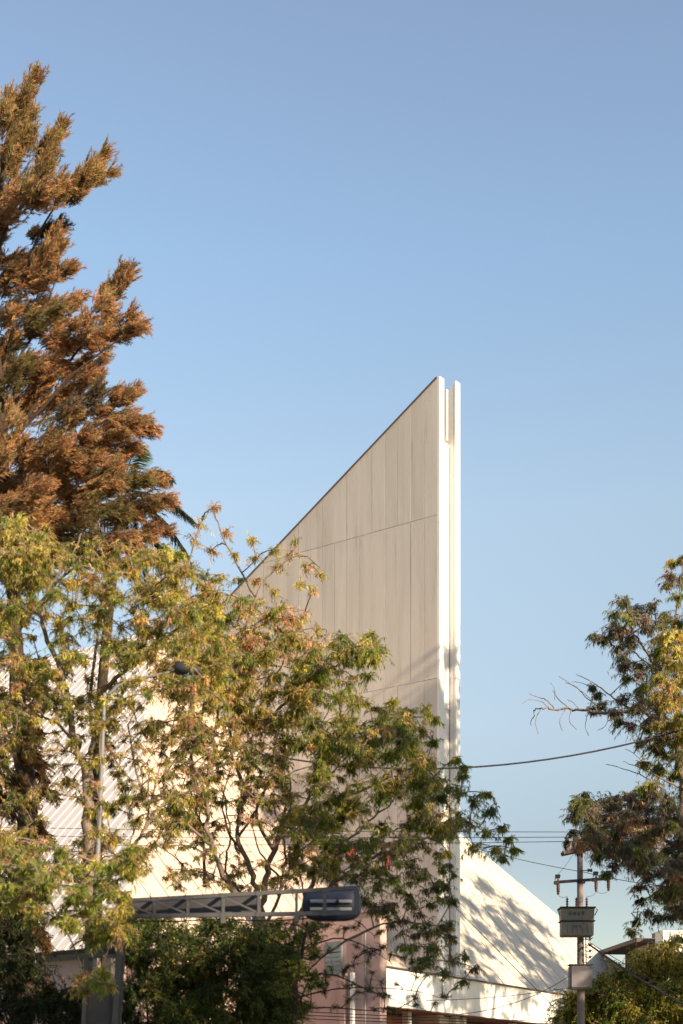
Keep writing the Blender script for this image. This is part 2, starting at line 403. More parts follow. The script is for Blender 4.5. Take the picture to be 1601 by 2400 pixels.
b = MB(); b.box(H(3.45, 2.98, (hz(2248.6) + hz(2231)) / 2), (3.2, 5.8, hz(2231) - hz(2248.6)), (e1, e2, Zv)); b.build('beam', M['stain'], house)
b = MB(); b.box(H(1.9, 2.6, hz(2226)), (7.6, 7.2, .26), (e1, e2, Zv)); b.build('roof', M['arm'], house, bevel=.02)
b = MB(); b.box(H(3.6, 2.6, (hz(2221) + hz(2198)) / 2), (2.2, 3, hz(2198) - hz(2221)), (e1, e2, Zv)); b.build('roof_box', M['boxgrey'], house)
b = MB(); b.box(H(7.0, 1.2, hz(2212) / 2), (1.4, 2.4, hz(2212)), (e1, e2, Zv)); b.build('stair_tower', M['white'], house, bevel=.02)
b = MB(); b.box(H(8.6, 2.2, hz(2300) / 2), (1.4, 6, hz(2300)), (e1, e2, Zv)); b.build('side_wing', M['white'], house, bevel=.02)

# ------------------------------------------------------------------ utility pole
PD = 54.0
def Q(px, py, d=PD): return P(px, py, d)
base = Q(1364, 2400); base.z = 0
pole = empty('utility_pole', base, 'concrete utility pole with two crossarms rising out of the bushes at right', 'utility pole')
b = MB(); top = Q(1359, 1962)
b.tube([base, base.lerp(top, .5), top], [.17, .135, .095], 16); b.build('shaft', M['pole'], pole)
ax_a = Q(1318, 2001); ax_b = Q(1418, 1980, PD + 1.2)
for dy in (-.16, .16):
    b = MB(); b.bar(ax_a + Vector((0, dy, 0)), ax_b + Vector((0, dy, 0)), .13, .09); b.build('crossarm', M['arm'], pole, bevel=.008)
def insulator(pos, h=.42, r=.055, parent=pole, name='insulator', sheds=5):
    pr = [(r * .5, 0)]
    for k in range(sheds):
        z = h * (k + .3) / sheds
        pr += [(r * .55, z), (r, z + .01), (r * .9, z + h / sheds * .5), (r * .55, z + h / sheds * .55)]
    pr += [(r * .4, h), (r * .25, h * 1.12)]
    b = MB(); b.lathe(pos, pr, 10); return b.build(name, M['porcelain'], parent)
ins_x = []
for px in (1327, 1346, 1408):
    t = (px - 1318) / 100; p0 = ax_a.lerp(ax_b, t) + Vector((0, 0, .06)); insulator(p0, .5, .07); ins_x.append(p0 + Vector((0, 0, .56)))
a2 = Q(1302, 2069); b2 = Q(1431, 2060, PD + .3)
for dy in (-.13,):
    b = MB(); b.bar(a2 + Vector((0, dy, 0)), b2 + Vector((0, dy, 0)), .10, .08); b.build('crossarm', M['arm'], pole, bevel=.006)
b = MB(); b.tube([Q(1362, 2066) + Vector((0, 0, -.07)), Q(1362, 2066) + Vector((0, 0, .07))], .15, 16); b.build('clamp_band', M['dark_metal'], pole)
cut = []
for px, py in ((1307, 2069), (1396, 2062), (1425, 2060)):
    c = Q(px, py, PD - .22)
    fc = empty('fuse_cutout', c, None, None); fc.parent = pole; fc.location = c - base
    b = MB(); b.lathe(c + Vector((.02, 0, -.42)), [(.03, 0), (.055, .02), (.035, .08), (.065, .1), (.05, .17), (.07, .2), (.05, .27), (.075, .3), (.05, .37), (.07, .42), (.04, .5), (.03, .56)], 10); b.build('fuse_tube', M['porcelain'], fc)
    b = MB(); b.box(c + Vector((0, 0, .22)), (.17, .12, .13)); b.tube([c + Vector((-.09, -.02, .1)), c + Vector((-.02, -.04, .28)), c + Vector((.1, -.02, .24))], .02, 6); b.box(c + Vector((-.03, 0, 0)), (.2, .16, .12)); b.build('fuse_bracket', M['dark_metal'], fc, bevel=.012)
    cut.append(c + Vector((.02, 0, -.44)))
for k, py in enumerate(range(2203, 2258, 9)):
    c = Q(1364, py); s_ = -1 if k % 2 else 1
    b = MB(); b.tube([c + Vector((0, -.1, 0)), c + Vector((.20 * s_, -.12, .0))], .012, 6); b.build('step_bolt', M['dark_metal'], pole)
rk = MB()
rk.bar(Q(1373, 2190, PD - .16), Q(1374, 2262, PD - .16), .03, .03)
for k, py in enumerate((2200, 2214, 2228, 2242)):
    rk.tube([Q(1371, py, PD - .18), Q(1380, py + 3, PD - .3), Q(1390, py - 2, PD - .3)], .014, 6)
    rk.lathe(Q(1383, py + 1, PD - .3), [(.03, -.05), (.045, -.03), (.03, 0), (.045, .03), (.03, .05)], 8)
rk.build('wire_rack', M['dark_metal'], pole)
b = MB(); b.lathe(Q(1383, 2040, PD - .3) + Vector((-.09, 0, 0)), [(.04, 0), (.075, .01), (.05, .05), (.05, .12), (.075, .16), (.04, .17)], 10, Vector((1, 0, 0)))
b.bar(Q(1360, 2041, PD - .1), Q(1381, 2040, PD - .3), .03, .03); b.build('spool_insulator', M['porcelain'], pole)
# transformer
tc_ = Q(1351.5, 2154, PD - .55)
tr = empty('pole_transformer', tc_, 'grey steel transformer tank with three bushings mounted on the utility pole', 'transformer')
b = MB(); b.box(tc_ + Vector((0, 0, -.36)), (1.12, .58, .52)); b.build('tank', M['tank'], tr, bevel=.04)
b = MB(); b.prism([tc_ + Vector(p) for p in [(-.56, -.29, -.09), (.56, -.29, -.09), (.58, -.32, .34), (-.58, -.32, .34)]], (0, .62, 0)); b.build('upper_tank', M['tank'], tr, bevel=.02)
b = MB(); b.box(tc_ + Vector((0, 0, -.095)), (1.20, .68, .035)); b.build('flange', M['steel_plate'], tr)
b = MB(); b.box(tc_ + Vector((0, 0, .365)), (1.24, .74, .05)); b.build('lid', M['steel_plate'], tr, bevel=.01)
for dx in (-.32, 0, .36):
    p_ = tc_ + Vector((dx, .05, .39)); insulator(p_, .34, .052, tr, 'bushing', 4)
for s_ in (-1, 1):
    b = MB(); c = tc_ + Vector((.60 * s_, -.2, .22))
    b.tube([c + Vector((0, 0, -.12)), c + Vector((.06 * s_, 0, .0)), c + Vector((.10 * s_, 0, .08)), c + Vector((.04 * s_, 0, .11))], .017, 6); b.build('lifting_hook', M['dark_metal'], tr)
for k in range(5):
    b = MB(); b.lathe(tc_ + Vector((-.34 + .17 * k, -.30, -.50)), [(.02, 0), (.02, .3)], 6); b.build('cooling_rib', M['tank'], tr)
def text(body, loc, size, parent):
    cu = bpy.data.curves.new('stencil_text', 'FONT'); cu.body = body; cu.size = size; cu.extrude = .001; cu.align_x = 'CENTER'
    o = bpy.data.objects.new('tmp', cu); COL.objects.link(o)
    dg = bpy.context.evaluated_depsgraph_get(); me = bpy.data.meshes.new_from_object(o.evaluated_get(dg)); me.name = 'stencil_text'
    bpy.data.objects.remove(o)
    me.transform(Matrix.Translation(loc) @ Matrix.Rotation(R(90), 4, 'X')); me.materials.clear()
    return link('stencil_text', me, M['print'], parent)
text('0 4 2 9', tc_ + Vector((-.05, -.325, .09)), .19, tr)
text('45 M', tc_ + Vector((-.03, -.295, -.34)), .13, tr)
# grey box round the pole
bc = Q(1359.5, 2291, PD - .10)
eb = empty('equipment_box', bc, 'plain grey steel box strapped round the pole below the transformer', 'equipment box')
b = MB(); b.box(bc, (.78, .50, .84)); b.build('case', M['boxgrey'], eb, bevel=.06)
b = MB(); b.box(bc + Vector((0, -.255, 0)), (.66, .012, .72)); b.build('door', M['boxgrey'], eb, bevel=.003)
b = MB(); b.box(bc + Vector((0, -.01, .43)), (.82, .52, .03)); b.build('lid', M['steel_plate'], eb)

# wires
def catenary(a, c, sag, n=24):
    a = Vector(a); c = Vector(c)
    return [a.lerp(c, i / n) - Zv * (sag * 4 * (i / n) * (1 - i / n)) for i in range(n + 1)]
def wire(name, pts, r, label, cat='cable', group=None):
    b = MB(); b.tube(pts, r, 5); o = b.build(name, M['cable'], None)
    return tag(o, label, cat, group)
lvl = ['topmost', 'middle', 'lowest']
for k, (yl, yr) in enumerate(((1938, 1950), (1958, 1962), (1982, 1972))):
    a = P(-60, yl, 60 + k); c = ins_x[k] if k < 2 else ins_x[0] + Vector((0, .5, -.1))
    c = P(1330 + k * 10, yr, PD + .1 * k)
    wire('power_line', catenary(a, c, .05), .012, f'{lvl[k]} of the three thin power lines running left from the pole top', 'power line', 'power lines running left from the pole')
    wire('power_line', catenary(c, P(1700, yr + 30 + 14 * k, 40), .3), .012, f'{lvl[k]} power line running right from the pole top behind the willow', 'power line', 'power lines running right from the pole')
wire('service_cable', catenary(P(420, 1722, 45), P(1660, 1692, 43), 1.15), .026, 'thick dark cable sagging across the sky between the trees', 'cable')
wire('guy_wire', catenary(P(1120, 1990, 60), P(1372, 2045, PD - .3), .05), .012, 'thin wire sloping down from the willow tip to the spool on the pole', 'wire')
wire('guy_wire', catenary(P(1372, 2045, PD - .3), P(1660, 2085, 47), .1), .012, 'thin wire leaving the pole spool towards the right-hand willow', 'wire')
wire('bundled_cable', catenary(P(1379, 2212, PD - .3), P(1680, 2395, 44), .12), .035, 'thick black cable descending from the pole rack over the bushes', 'cable')
wire('bundled_cable', catenary(P(1377, 2206, PD - .3), P(1680, 2380, 44), .05), .012, 'thin wire just above the thick black descending cable', 'wire')
wire('drop_wire', catenary(P(1335, 2287, PD), P(1040, 2380, 40), .3), .012, 'thin wire from the grey box sloping left across the white fascia', 'wire')
wire('drop_wire', catenary(P(1070, 2130, 60), P(1300, 2362, 52), .0), .014, 'thin straight wire crossing the white roof down to the bushes', 'wire')
wire('drop_wire', catenary(P(1000, 2345, 48), P(1345, 2313, PD), .1), .010, 'faint wire crossing the upper edge of the fascia', 'wire')
for k in range(3):
    wire('street_wire', catenary(P(560, 2362 + 9 * k, 50), P(1340, 2395 + 5 * k, PD), .06), .014, f'{lvl[k]} of the low wires crossing the bottom of the fascia', 'wire', 'low wires under the fascia')
jl = [(cut[0], tc_ + Vector((-.32, .05, .80))), (cut[1], tc_ + Vector((.36, .05, .80))), (cut[2], cut[1] + Vector((0, 0, .02))), (a2 + Vector((0, 0, .2)), ax_a.lerp(ax_b, .3))]
nm = ['from the left fuse to the left bushing', 'from the middle fuse to the right bushing', 'between the two right-hand fuses', 'from the left fuse up to the top crossarm']
for (a, c), q in zip(jl, nm):
    wire('jumper_wire', catenary(a, c, .06, 10), .007, 'thin jumper wire ' + q, 'wire', 'jumper wires on the pole')
wire('jumper_wire', [Q(1335, 2178, PD - .6), Q(1335, 2192, PD - .6), Q(1350, 2194, PD - .4), Q(1354, 2190, PD - .2)], .012, 'looped wire hanging under the transformer tank', 'wire', 'jumper wires on the pole')

# ------------------------------------------------------------------ street lamp
LD = 29.2
lb = P(215, 2400, LD); lb.z = 0
lamp = empty('street_lamp', lb, 'tall thin street lamp with a curved arm and dark head among the left trees', 'street lamp')
b = MB(); b.tube([lb, P(222, 2150, LD), P(236, 1850, LD), P(245, 1625, LD)], [.065, .052, .043, .034], 12); b.build('post', M['lampgrey'], lamp)
b = MB(); b.tube([P(243, 1655, LD), P(252, 1632, LD), P(275, 1608, LD), P(310, 1594, LD), P(360, 1584, LD), P(415, 1572, LD)], [.034, .034, .032, .03, .028, .025], 10); b.build('arm', M['lampgrey'], lamp)
hc = P(436, 1570, LD); b = MB()
secs = [(-.22, .07, .09), (-.20, .13, .14), (-.05, .15, .15), (.12, .13, .12), (.24, .08, .07), (.27, .03, .03)]
vs = []; fs = []; nn = 12
for x, ry, rz in secs:
    for k in range(nn):
        a = 2 * math.pi * k / nn
        vs.append(hc + Vector((x, ry * math.cos(a), rz * math.sin(a) * (1 if math.sin(a) > 0 else .75) - x * .12)))
for i in range(len(secs) - 1):
    for k in range(nn):
        k2 = (k + 1) % nn; fs.append((i*nn+k, i*nn+k2, (i+1)*nn+k2, (i+1)*nn+k))
fs += [tuple(range(nn))[::-1], tuple((len(secs)-1)*nn + k for k in range(nn))]
b.add(vs, fs, True); b.build('lamp_head', M['dark_metal'], lamp)
b = MB(); b.lathe(hc + Vector((.03, 0, -.15)), [(.10, .04), (.09, -.01), (.05, -.04), (.01, -.05)], 12); b.build('lens', M['glass'], lamp)

# ------------------------------------------------------------------ gantry sign arm with signal
GD = 28.0
gb = P(235, 2400, GD); gb.z = 0
gan = empty('gantry', gb, 'grey steel cantilever truss gantry crossing in front of the trees', 'gantry')
def GP(px, py, dd=0): return P(px, py, GD + dd)
def ytop(x): return 2112 + (x - 285) / 553 * (2081 - 2112)
def ybot(x): return 2148 + (x - 285) / 553 * (2140 - 2148)
for dd in (0, .42):
    b = MB(); b.bar(GP(250, ytop(250), dd), GP(840, ytop(840), dd), .075, .07); b.build('top_chord', M['steel'], gan, bevel=.006)
    b = MB(); b.bar(GP(250, ybot(250), dd), GP(840, ybot(840), dd), .080, .07); b.build('bottom_chord', M['steel'], gan, bevel=.006)
    for x, w in ((362, .055), (440, .055), (523, .06), (607, .065), (695, .05), (761, .07), (836, .10)):
        b = MB(); b.bar(GP(x, ytop(x) + 4, dd - .002), GP(x, ybot(x) - 4, dd - .002), w, .06); b.build('upright', M['steel'], gan, bevel=.004)
for xa, xb in ((290, 356), (368, 434), (446, 517), (529, 601)):
    b = MB(); b.bar(GP(xa, ytop(xa) + 6, .0), GP(xb, ybot(xb) - 6, .0), .035, .03); b.build('diagonal', M['steel'], gan)
    b = MB(); b.prism([GP(xa - 3, ytop(xa) + 2, .40), GP(xb + 4, ytop(xb) + 2, .40), GP(xb + 4, ybot(xb) - 2, .40), GP(xa - 3, ybot(xa) - 2, .40)], (0, .01, 0)); b.build('web_plate', M['steel_plate'], gan)
for xa in (362, 440, 523, 607, 695, 761, 836):
    b = MB(); b.bar(GP(xa, ybot(xa), .035), GP(xa, ybot(xa), .385), .05, .05, Zv); b.bar(GP(xa, ytop(xa), .035), GP(xa, ytop(xa), .385), .05, .05, Zv); b.build('cross_tie', M['steel'], gan)
for x in (362, 440, 523, 607, 695, 761):       # joint plates with bolts on the near face
    for y in (ytop(x), ybot(x)):
        b = MB(); c = GP(x, y, -.040); b.box(c, (.13, .008, .085))
        for bx in (-.045, .045):
            for bz in (-.025, .025): b.lathe(c + Vector((bx, -.004, bz)), [(.010, 0), (.010, .010)], 6, Vector((0, -1, 0)))
        b.build('joint_plate', M['steel'], gan)
b = MB(); b.tube(catenary(GP(285, ybot(285) + 9, .1), GP(523, ybot(523) + 9, .1), .03) + catenary(GP(523, ybot(523) + 9, .1), GP(745, ybot(745) + 8, .3), .05), .011, 6); b.build('signal_cable', M['cable'], gan)
for xa in (523, 695):
    b = MB(); b.box(GP(xa, ybot(xa) + 12), (.09, .08, .13)); b.build('bracket', M['steel'], gan, bevel=.005)
gl = P(199, 2400, GD); gr = P(267, 2400, GD)
def col_line(xb, xt, yt): 
    t = GP(xt, yt); bb = GP(xb, 2400); d = (bb - t) / (t.z - bb.z); return t + d * t.z, t
for (xb, xt, yt, w) in ((196, 207, 2140, .075), (269, 285, 2118, .10)):
    bt, tp = col_line(xb, xt, yt)
    for dd in (0, .42):
        b = MB(); b.bar(bt + Vector((0, dd, 0)), tp + Vector((0, dd, 0)), w, w); b.build('column_post', M['steel'], gan, bevel=.006)
for yy in (2152, 2242):
    b = MB(); b.bar(GP(205, yy, .002), GP(281, yy - 2, .002), .06, .05); b.build('column_strut', M['steel'], gan, bevel=.004)
b = MB(); b.prism([GP(207, 2160, .2), GP(282, 2158, .2), GP(276, 2238, .2), GP(204, 2238, .2)], (0, .015, 0)); b.build('gusset_plate', M['steel_plate'], gan)
b = MB(); b.prism([GP(200, 2328, .05), GP(270, 2328, .05), GP(262, 2500, .05), GP(192, 2500, .05)], (0, .3, 0)); b.build('control_cabinet', M['steel_plate'], gan, bevel=.01)
# signal housing behind the tip of the truss
sc_ = GP(778, 2119, .85)
sig = empty('traffic_signal', sc_, 'dark navy rounded traffic signal housing slung behind the gantry tip', 'traffic light')
b = MB(); nn = 24; prof = []
Lh, Rr = .56, .27
for k in range(nn):
    a = 2 * math.pi * k / nn; x = math.cos(a); z = math.sin(a)
    sx = math.copysign(abs(x) ** .55, x) * Lh; sz = math.copysign(abs(z) ** .7, z) * .30
    prof.append((sx, sz))
rings = [(.0, .90), (.04, 1.0), (.26, 1.0), (.32, .92)]
vs = [sc_ + Vector((x * s_, y, z * s_)) for y, s_ in rings for x, z in prof]; fs = []
for i in range(3):
    for k in range(nn):
        k2 = (k + 1) % nn; fs.append((i*nn+k, i*nn+k2, (i+1)*nn+k2, (i+1)*nn+k))
fs += [tuple(range(nn))[::-1], tuple(3*nn + k for k in range(nn))]
b.add(vs, fs, True); b.build('housing', M['navy'], sig)
for dz in (.045, -.10):
    b = MB(); b.box(sc_ + Vector((-.02, -.04, dz)), (.78, .05, .06)); b.build('mounting_rail', M['boxlight'], sig, bevel=.01)
for dx in (-.34, 0, .34):
    b = MB(); b.tube([sc_ + Vector((dx, .32, 0)), sc_ + Vector((dx, .50, -.02))], [.15, .16], 14, cap=False); b.build('visor', M['navy'], sig)
b = MB(); b.bar(sc_ + Vector((.1, -.43, .02)), sc_ + Vector((.1, 0, .02)), .06, .05, Zv); b.build('hanger', M['steel'], sig)
# ------------------------------------------------------------------ trees
def unit(a): return a / np.maximum(np.linalg.norm(a, axis=-1, keepdims=True), 1e-9)
def sphere(n):
    return unit(rng.normal(size=(n, 3)))

class Foliage:
    """leaves and twigs gathered as arrays and written as two meshes"""
    def __init__(s): s.lv = []; s.lc = []; s.tv = []; s.tf = []; s.nt = 0
    def leaves(s, base, d, length, width, col, curl=.25):
        n = len(base); side = unit(np.cross(d, sphere(n))); up = np.cross(side, d)
        L = length[:, None]; Wd = width[:, None]
        mid = base + d * L * .42
        fold = up * Wd * .35
        tip = base + d * L - np.array([0, 0, 1.0]) * L * curl
        q = np.stack([base, mid + side * Wd * .5 + fold, tip, mid - side * Wd * .5 + fold], 1)
        s.lv.append(q.reshape(-1, 3)); s.lc.append(np.repeat(col, 4, axis=0))
    def twigs(s, a, m, c, r0, r1):
        """bezier twigs as thin three-sided tubes with four rings"""
        n = len(a); ts = (0, .35, .7, 1.0); rings = []
        for t in ts:
            p = a * (1-t)**2 + m * 2*t*(1-t) + c * t*t
            dr = unit((m - a) * (1-t) + (c - m) * t)
            x = unit(np.cross(dr, np.array([.31, .21, .93]))); y = np.cross(dr, x)
            rr = (r0 * (1 - t) + r1 * t)
            rr = rr[:, None] if hasattr(rr, 'shape') and rr.shape else rr
            rings.append(np.stack([p + (x * math.cos(k*2.0944) + y * math.sin(k*2.0944)) * rr for k in range(3)], 1))
        v = np.stack(rings, 1).reshape(-1, 3)
        f = []
        for i in range(3):
            for k in range(3): f.append((i*3+k, i*3+(k+1) % 3, (i+1)*3+(k+1) % 3, (i+1)*3+k))
        f = np.array(f)[None] + (np.arange(n) * 12)[:, None, None] + s.nt
        s.tv.append(v); s.tf.append(f.reshape(-1, 4)); s.nt += n * 12
    def mesh(s, name, v, f, col=None):
        me = bpy.data.meshes.new(name); nv, nf = len(v), len(f)
        me.vertices.add(nv); me.vertices.foreach_set('co', v.astype(np.float32).ravel())
        me.loops.add(nf * 4); me.loops.foreach_set('vertex_index', f.astype(np.int32).ravel())
        me.polygons.add(nf); me.polygons.foreach_set('loop_start', np.arange(nf, dtype=np.int32) * 4)
        me.update(calc_edges=True)
        if col is not None:
            at = me.color_attributes.new('leaf_color', 'FLOAT_COLOR', 'POINT')
            at.data.foreach_set('color', np.hstack([col, np.ones((nv, 1))]).astype(np.float32).ravel())
        return me
    def build(s, parent, leafmat, barkmat, leafname='foliage'):
        if s.lv:
            v = np.vstack(s.lv); c = np.vstack(s.lc); f = np.arange(len(v)).reshape(-1, 4)
            link(leafname, s.mesh(leafname, v, f, c), leafmat, parent)['kind'] = 'stuff'
        if s.tv:
            link('twigs', s.mesh('twigs', np.vstack(s.tv), np.vstack(s.tf)), barkmat, parent)['kind'] = 'stuff'

def palette(n, cols, jit=.18):
    """cols: list of (weight, rgb)"""
    w = np.array([c[0] for c in cols], float); w /= w.sum()
    ix = rng.choice(len(cols), size=n, p=w); base = np.array([c[1] for c in cols])[ix]
    return np.clip(base * (1 + rng.normal(size=(n, 1)) * jit) * (1 + rng.normal(size=(n, 3)) * .05), .004, .9)

def spline(pts, n=6):
    """smooth the list of 3-D points (Catmull-Rom)"""
    p = [Vector(q) for q in pts]; out = []
    for i in range(len(p) - 1):
        p0, p1, p2, p3 = p[max(i-1, 0)], p[i], p[i+1], p[min(i+2, len(p)-1)]
        for k in range(n):
            t = k / n
            out.append(.5 * ((2*p1) + (p2-p0)*t + (2*p0-5*p1+4*p2-p3)*t*t + (3*p1-p0-3*p2+p3)*t**3))
    out.append(p[-1]); return out

FT, FLV, FS = 1.75, 1.3, .60
class Tree:
    def __init__(s, name, label, base, cat='tree', bark='bark', group=None):
        s.root = empty(name, base, label, cat, group); s.f = Foliage(); s.nodes = []; s.bark = M[bark]
    def limb(s, pts, r0, r1, name='branch', wob=.05, nodes=True):
        c = spline(pts); n = len(c); wob = min(wob, r0 * .35)
        c = [p + Vector(rng.normal(size=3)) * wob * (0 if i in (0, n-1) else 1) for i, p in enumerate(c)]
        rad = [r0 + (r1 - r0) * (i / (n-1)) ** .8 for i in range(n)]
        rad = [r * (1 + rng.normal() * .06) for r in rad]
        b = MB(); b.tube(c, rad, 9 if r0 > .06 else 6); b.build(name, s.bark, s.root)
        if nodes: s.nodes += [np.array(p) for p in c[1:]]
    def clumps(s, cl, cols, twigs=34, leaves=13, ll=.15, lw=.026, droop=.5, spread=1.0, axis=None, needle=False, connect=True, tr=(.012, .004), bunch=None):
        if not needle: twigs = int(twigs * FT); leaves = int(leaves * FLV); ll *= FS; lw *= FS; tr = (tr[0] * .8, tr[1] * .8)
        """cl: list of (centre, radii xyz); each gets a feeder branch, twigs and leaves"""
        C = np.array([c[0] for c in cl]); RR = np.array([c[1] for c in cl], float)
        if connect and s.nodes:
            nd = np.array(s.nodes); dist = np.array([np.min(np.linalg.norm(nd - c, axis=1)) for c in C])
            A, Cc = [], []
            nodes = list(s.nodes)
            for i in np.argsort(dist):
                nd = np.array(nodes); c = C[i]
                d = np.linalg.norm(nd - c, axis=1) + np.maximum(0, nd[:, 2] - c[2]) * .9
                a = nd[int(np.argmin(d))]; A.append(a); Cc.append(c)
                nodes += [c, (a + c) / 2]
            A = np.array(A); Cc = np.array(Cc); ln = np.linalg.norm(Cc - A, axis=1)
            m = (A + Cc) / 2 + np.array([0, 0, 1]) * (ln * .14)[:, None] + rng.normal(size=A.shape) * (ln * .08)[:, None]
            s.f.twigs(A, m, Cc, np.clip(.012 + ln * .012, .012, .055), .010)
            s.nodes = nodes
            if not needle:                     # single leaves along the feeders, so that no cluster hangs alone
                q = 9; tt = (.25 + .75 * rng.random((len(A), q)))[..., None]
                p = (A[:, None] * (1-tt)**2 + m[:, None] * 2*tt*(1-tt) + Cc[:, None] * tt*tt).reshape(-1, 3)
                nn_ = len(p); p = p + sphere(nn_) * .05
                d = unit(sphere(nn_) * .8 + np.repeat(unit(Cc - A), q, axis=0) * .5 + np.array([0, 0, -.5]) * droop)
                s.f.leaves(p, d, ll * (.6 + .6 * rng.random(nn_)), lw * (.7 + .6 * rng.random(nn_)), palette(nn_, cols, .2), .2)
        k = len(C)
        if bunch is None: tw = np.full(k, twigs)
        else: tw = np.maximum(3, (twigs * bunch)).astype(int)
        ix = np.repeat(np.arange(k), tw); n = len(ix)
        c = C[ix]; r = RR[ix]
        a = c + sphere(n) * r * rng.random((n, 1)) * .45
        if axis is not None:
            ax = unit(np.array(axis, float)) if np.ndim(axis) == 1 else unit(np.array(axis, float))[ix]
            a = c + sphere(n) * r * (rng.random((n, 1)) ** .4) * .95
            a = a - ax * .22 * min(1, spread * 2)
            e = a + unit(ax + sphere(n) * .45) * (.35 + rng.random((n, 1)) * .5) * spread
            m = (a + e) / 2 + sphere(n) * .05
        else:
            dirs = sphere(n); dirs[:, 2] = dirs[:, 2] * .9 + .1
            e = c + dirs * r * (.25 + 1.35 * rng.random((n, 1)) ** 1.5) * spread
            ln = np.linalg.norm(e - a, axis=1, keepdims=True)
            m = (a + e) / 2 + np.array([0, 0, 1]) * ln * .18
            e = e - np.array([0, 0, 1]) * ln * droop * .35
        s.f.twigs(a, m, e, tr[0], tr[1])
        t = rng.random((n, leaves)) * .88 + .12 if not needle else rng.random((n, leaves))
        t3 = t[..., None]
        p = a[:, None] * (1-t3)**2 + m[:, None] * 2*t3*(1-t3) + e[:, None] * t3*t3
        dr = unit((m - a)[:, None] * (1-t3) + (e - m)[:, None] * t3)
        N_ = n * leaves; p = p.reshape(-1, 3); dr = dr.reshape(-1, 3)
        if needle: d = unit(dr + sphere(N_) * .55)
        else:
            out = sphere(N_); d = unit(dr * .55 + out * .75 + np.array([0, 0, -1.0]) * droop * (0.4 + rng.random((N_, 1))))
        # colour drifts from twig to twig
        colc = palette(k, cols, .20)[ix]; colt = palette(n, cols, .16); lean = (rng.random((n, 1)) < (.2 if needle else .6)); colt = np.where(lean, colc * (1 + rng.normal(size=(n, 1)) * .12), colt); col = np.repeat(colt, leaves, axis=0) * (1 + rng.normal(size=(N_, 1)) * .18)
        L = ll * (.65 + .7 * rng.random(N_)); Wd = lw * (.7 + .6 * rng.random(N_))
        s.f.leaves(p, d, L, Wd, np.clip(col, .004, .9), .12 if needle else .2)
    def done(s, leafmat='leaf'): s.f.build(s.root, M[leafmat], s.bark)

def inside(x, y, poly):
    c = False; j = len(poly) - 1
    for i in range(len(poly)):
        xi, yi = poly[i]; xj, yj = poly[j]
        if (yi > y) != (yj > y) and x < (xj - xi) * (y - yi) / (yj - yi) + xi: c = not c
        j = i
    return c
def region(poly, count, d0, d1, r0, r1, holes=(), flat=1.0, minsep=.0):
    """clump centres spread through the volume whose outline is poly, between d0 and d1 metres away"""
    xs = [p[0] for p in poly]; ys = [p[1] for p in poly]; out = []; px = []
    tries = 0
    while len(out) < count and tries < count * 60:
        tries += 1
        x = random.uniform(min(xs), max(xs)); y = random.uniform(min(ys), max(ys))
        if not inside(x, y, poly): continue
        if any(((x-hx)/(ha))**2 + ((y-hy)/(hb))**2 < 1 for hx, hy, ha, hb in holes): continue
        if minsep and any(abs(x-a) + abs(y-b_) < minsep for a, b_ in px) and random.random() < .8: continue
        d = random.uniform(d0, d1); r = random.uniform(r0, r1)
        out.append((np.array(P(x, y, d)), (r, r, r * flat))); px.append((x, y))
    return out
def at(lst, d, dj=.5):
    """explicit clumps: (px, py, radius in px)"""
    o = []
    for q in lst:
        x, y, r = q[:3]; dd = d + random.uniform(-dj, dj); rm = r / F * dd
        o.append((np.array(P(x, y, dd)), (rm, rm, rm * (q[3] if len(q) > 3 else .8))))
    return o

GREEN = (.21, .26, .055); DEEP = (.11, .15, .04); OLIVE = (.40, .35, .07); YEL = (.66, .53, .13); ORA = (.68, .40, .21); RUST = (.30, .115, .04); BRN = (.18, .12, .075)
LIME = (.25, .31, .04)

# ---- 1 tall brown conifer at the left edge
D1 = 36.0
b1 = P(45, 2400, D1); b1.z = 0
t = Tree('brown_conifer', 'tall conifer with rust-brown feathery plumes towering at the left edge', b1, bark='bark_dark')
t.limb([b1, P(58, 2200, D1), P(66, 1900, D1), P(40, 1600, D1), P(25, 1300, D1), P(0, 950, D1), P(-12, 600, D1), P(20, 330, D1), P(62, 200, D1)], .34, .02, 'trunk', .03)
for q in ([(0, 900), (60, 640), (120, 500), (235, 390)], [(-12, 640), (30, 480), (120, 330)], [(10, 1050), (120, 900), (230, 760), (290, 660)], [(10, 1060), (150, 900), (310, 770)],
          [(25, 1250), (140, 1080), (260, 980), (340, 985)], [(30, 1350), (160, 1230), (300, 1160), (380, 1150)], [(-10, 600), (-60, 450), (-50, 300)], [(0, 950), (-120, 820), (-200, 700)],
          [(25, 1300), (-120, 1150), (-230, 1050)], [(30, 1500), (150, 1350), (290, 1290)], [(50, 1700), (-60, 1560), (-160, 1500)], [(64, 1850), (10, 1700), (-30, 1650)], [(0, 900), (70, 800), (140, 640)]):
    dd = random.uniform(-1.2, 1.2)
    t.limb([P(x, y, D1 + dd * i / (len(q)-1)) for i, (x, y) in enumerate(q)], .055, .010, 'branch', .04)
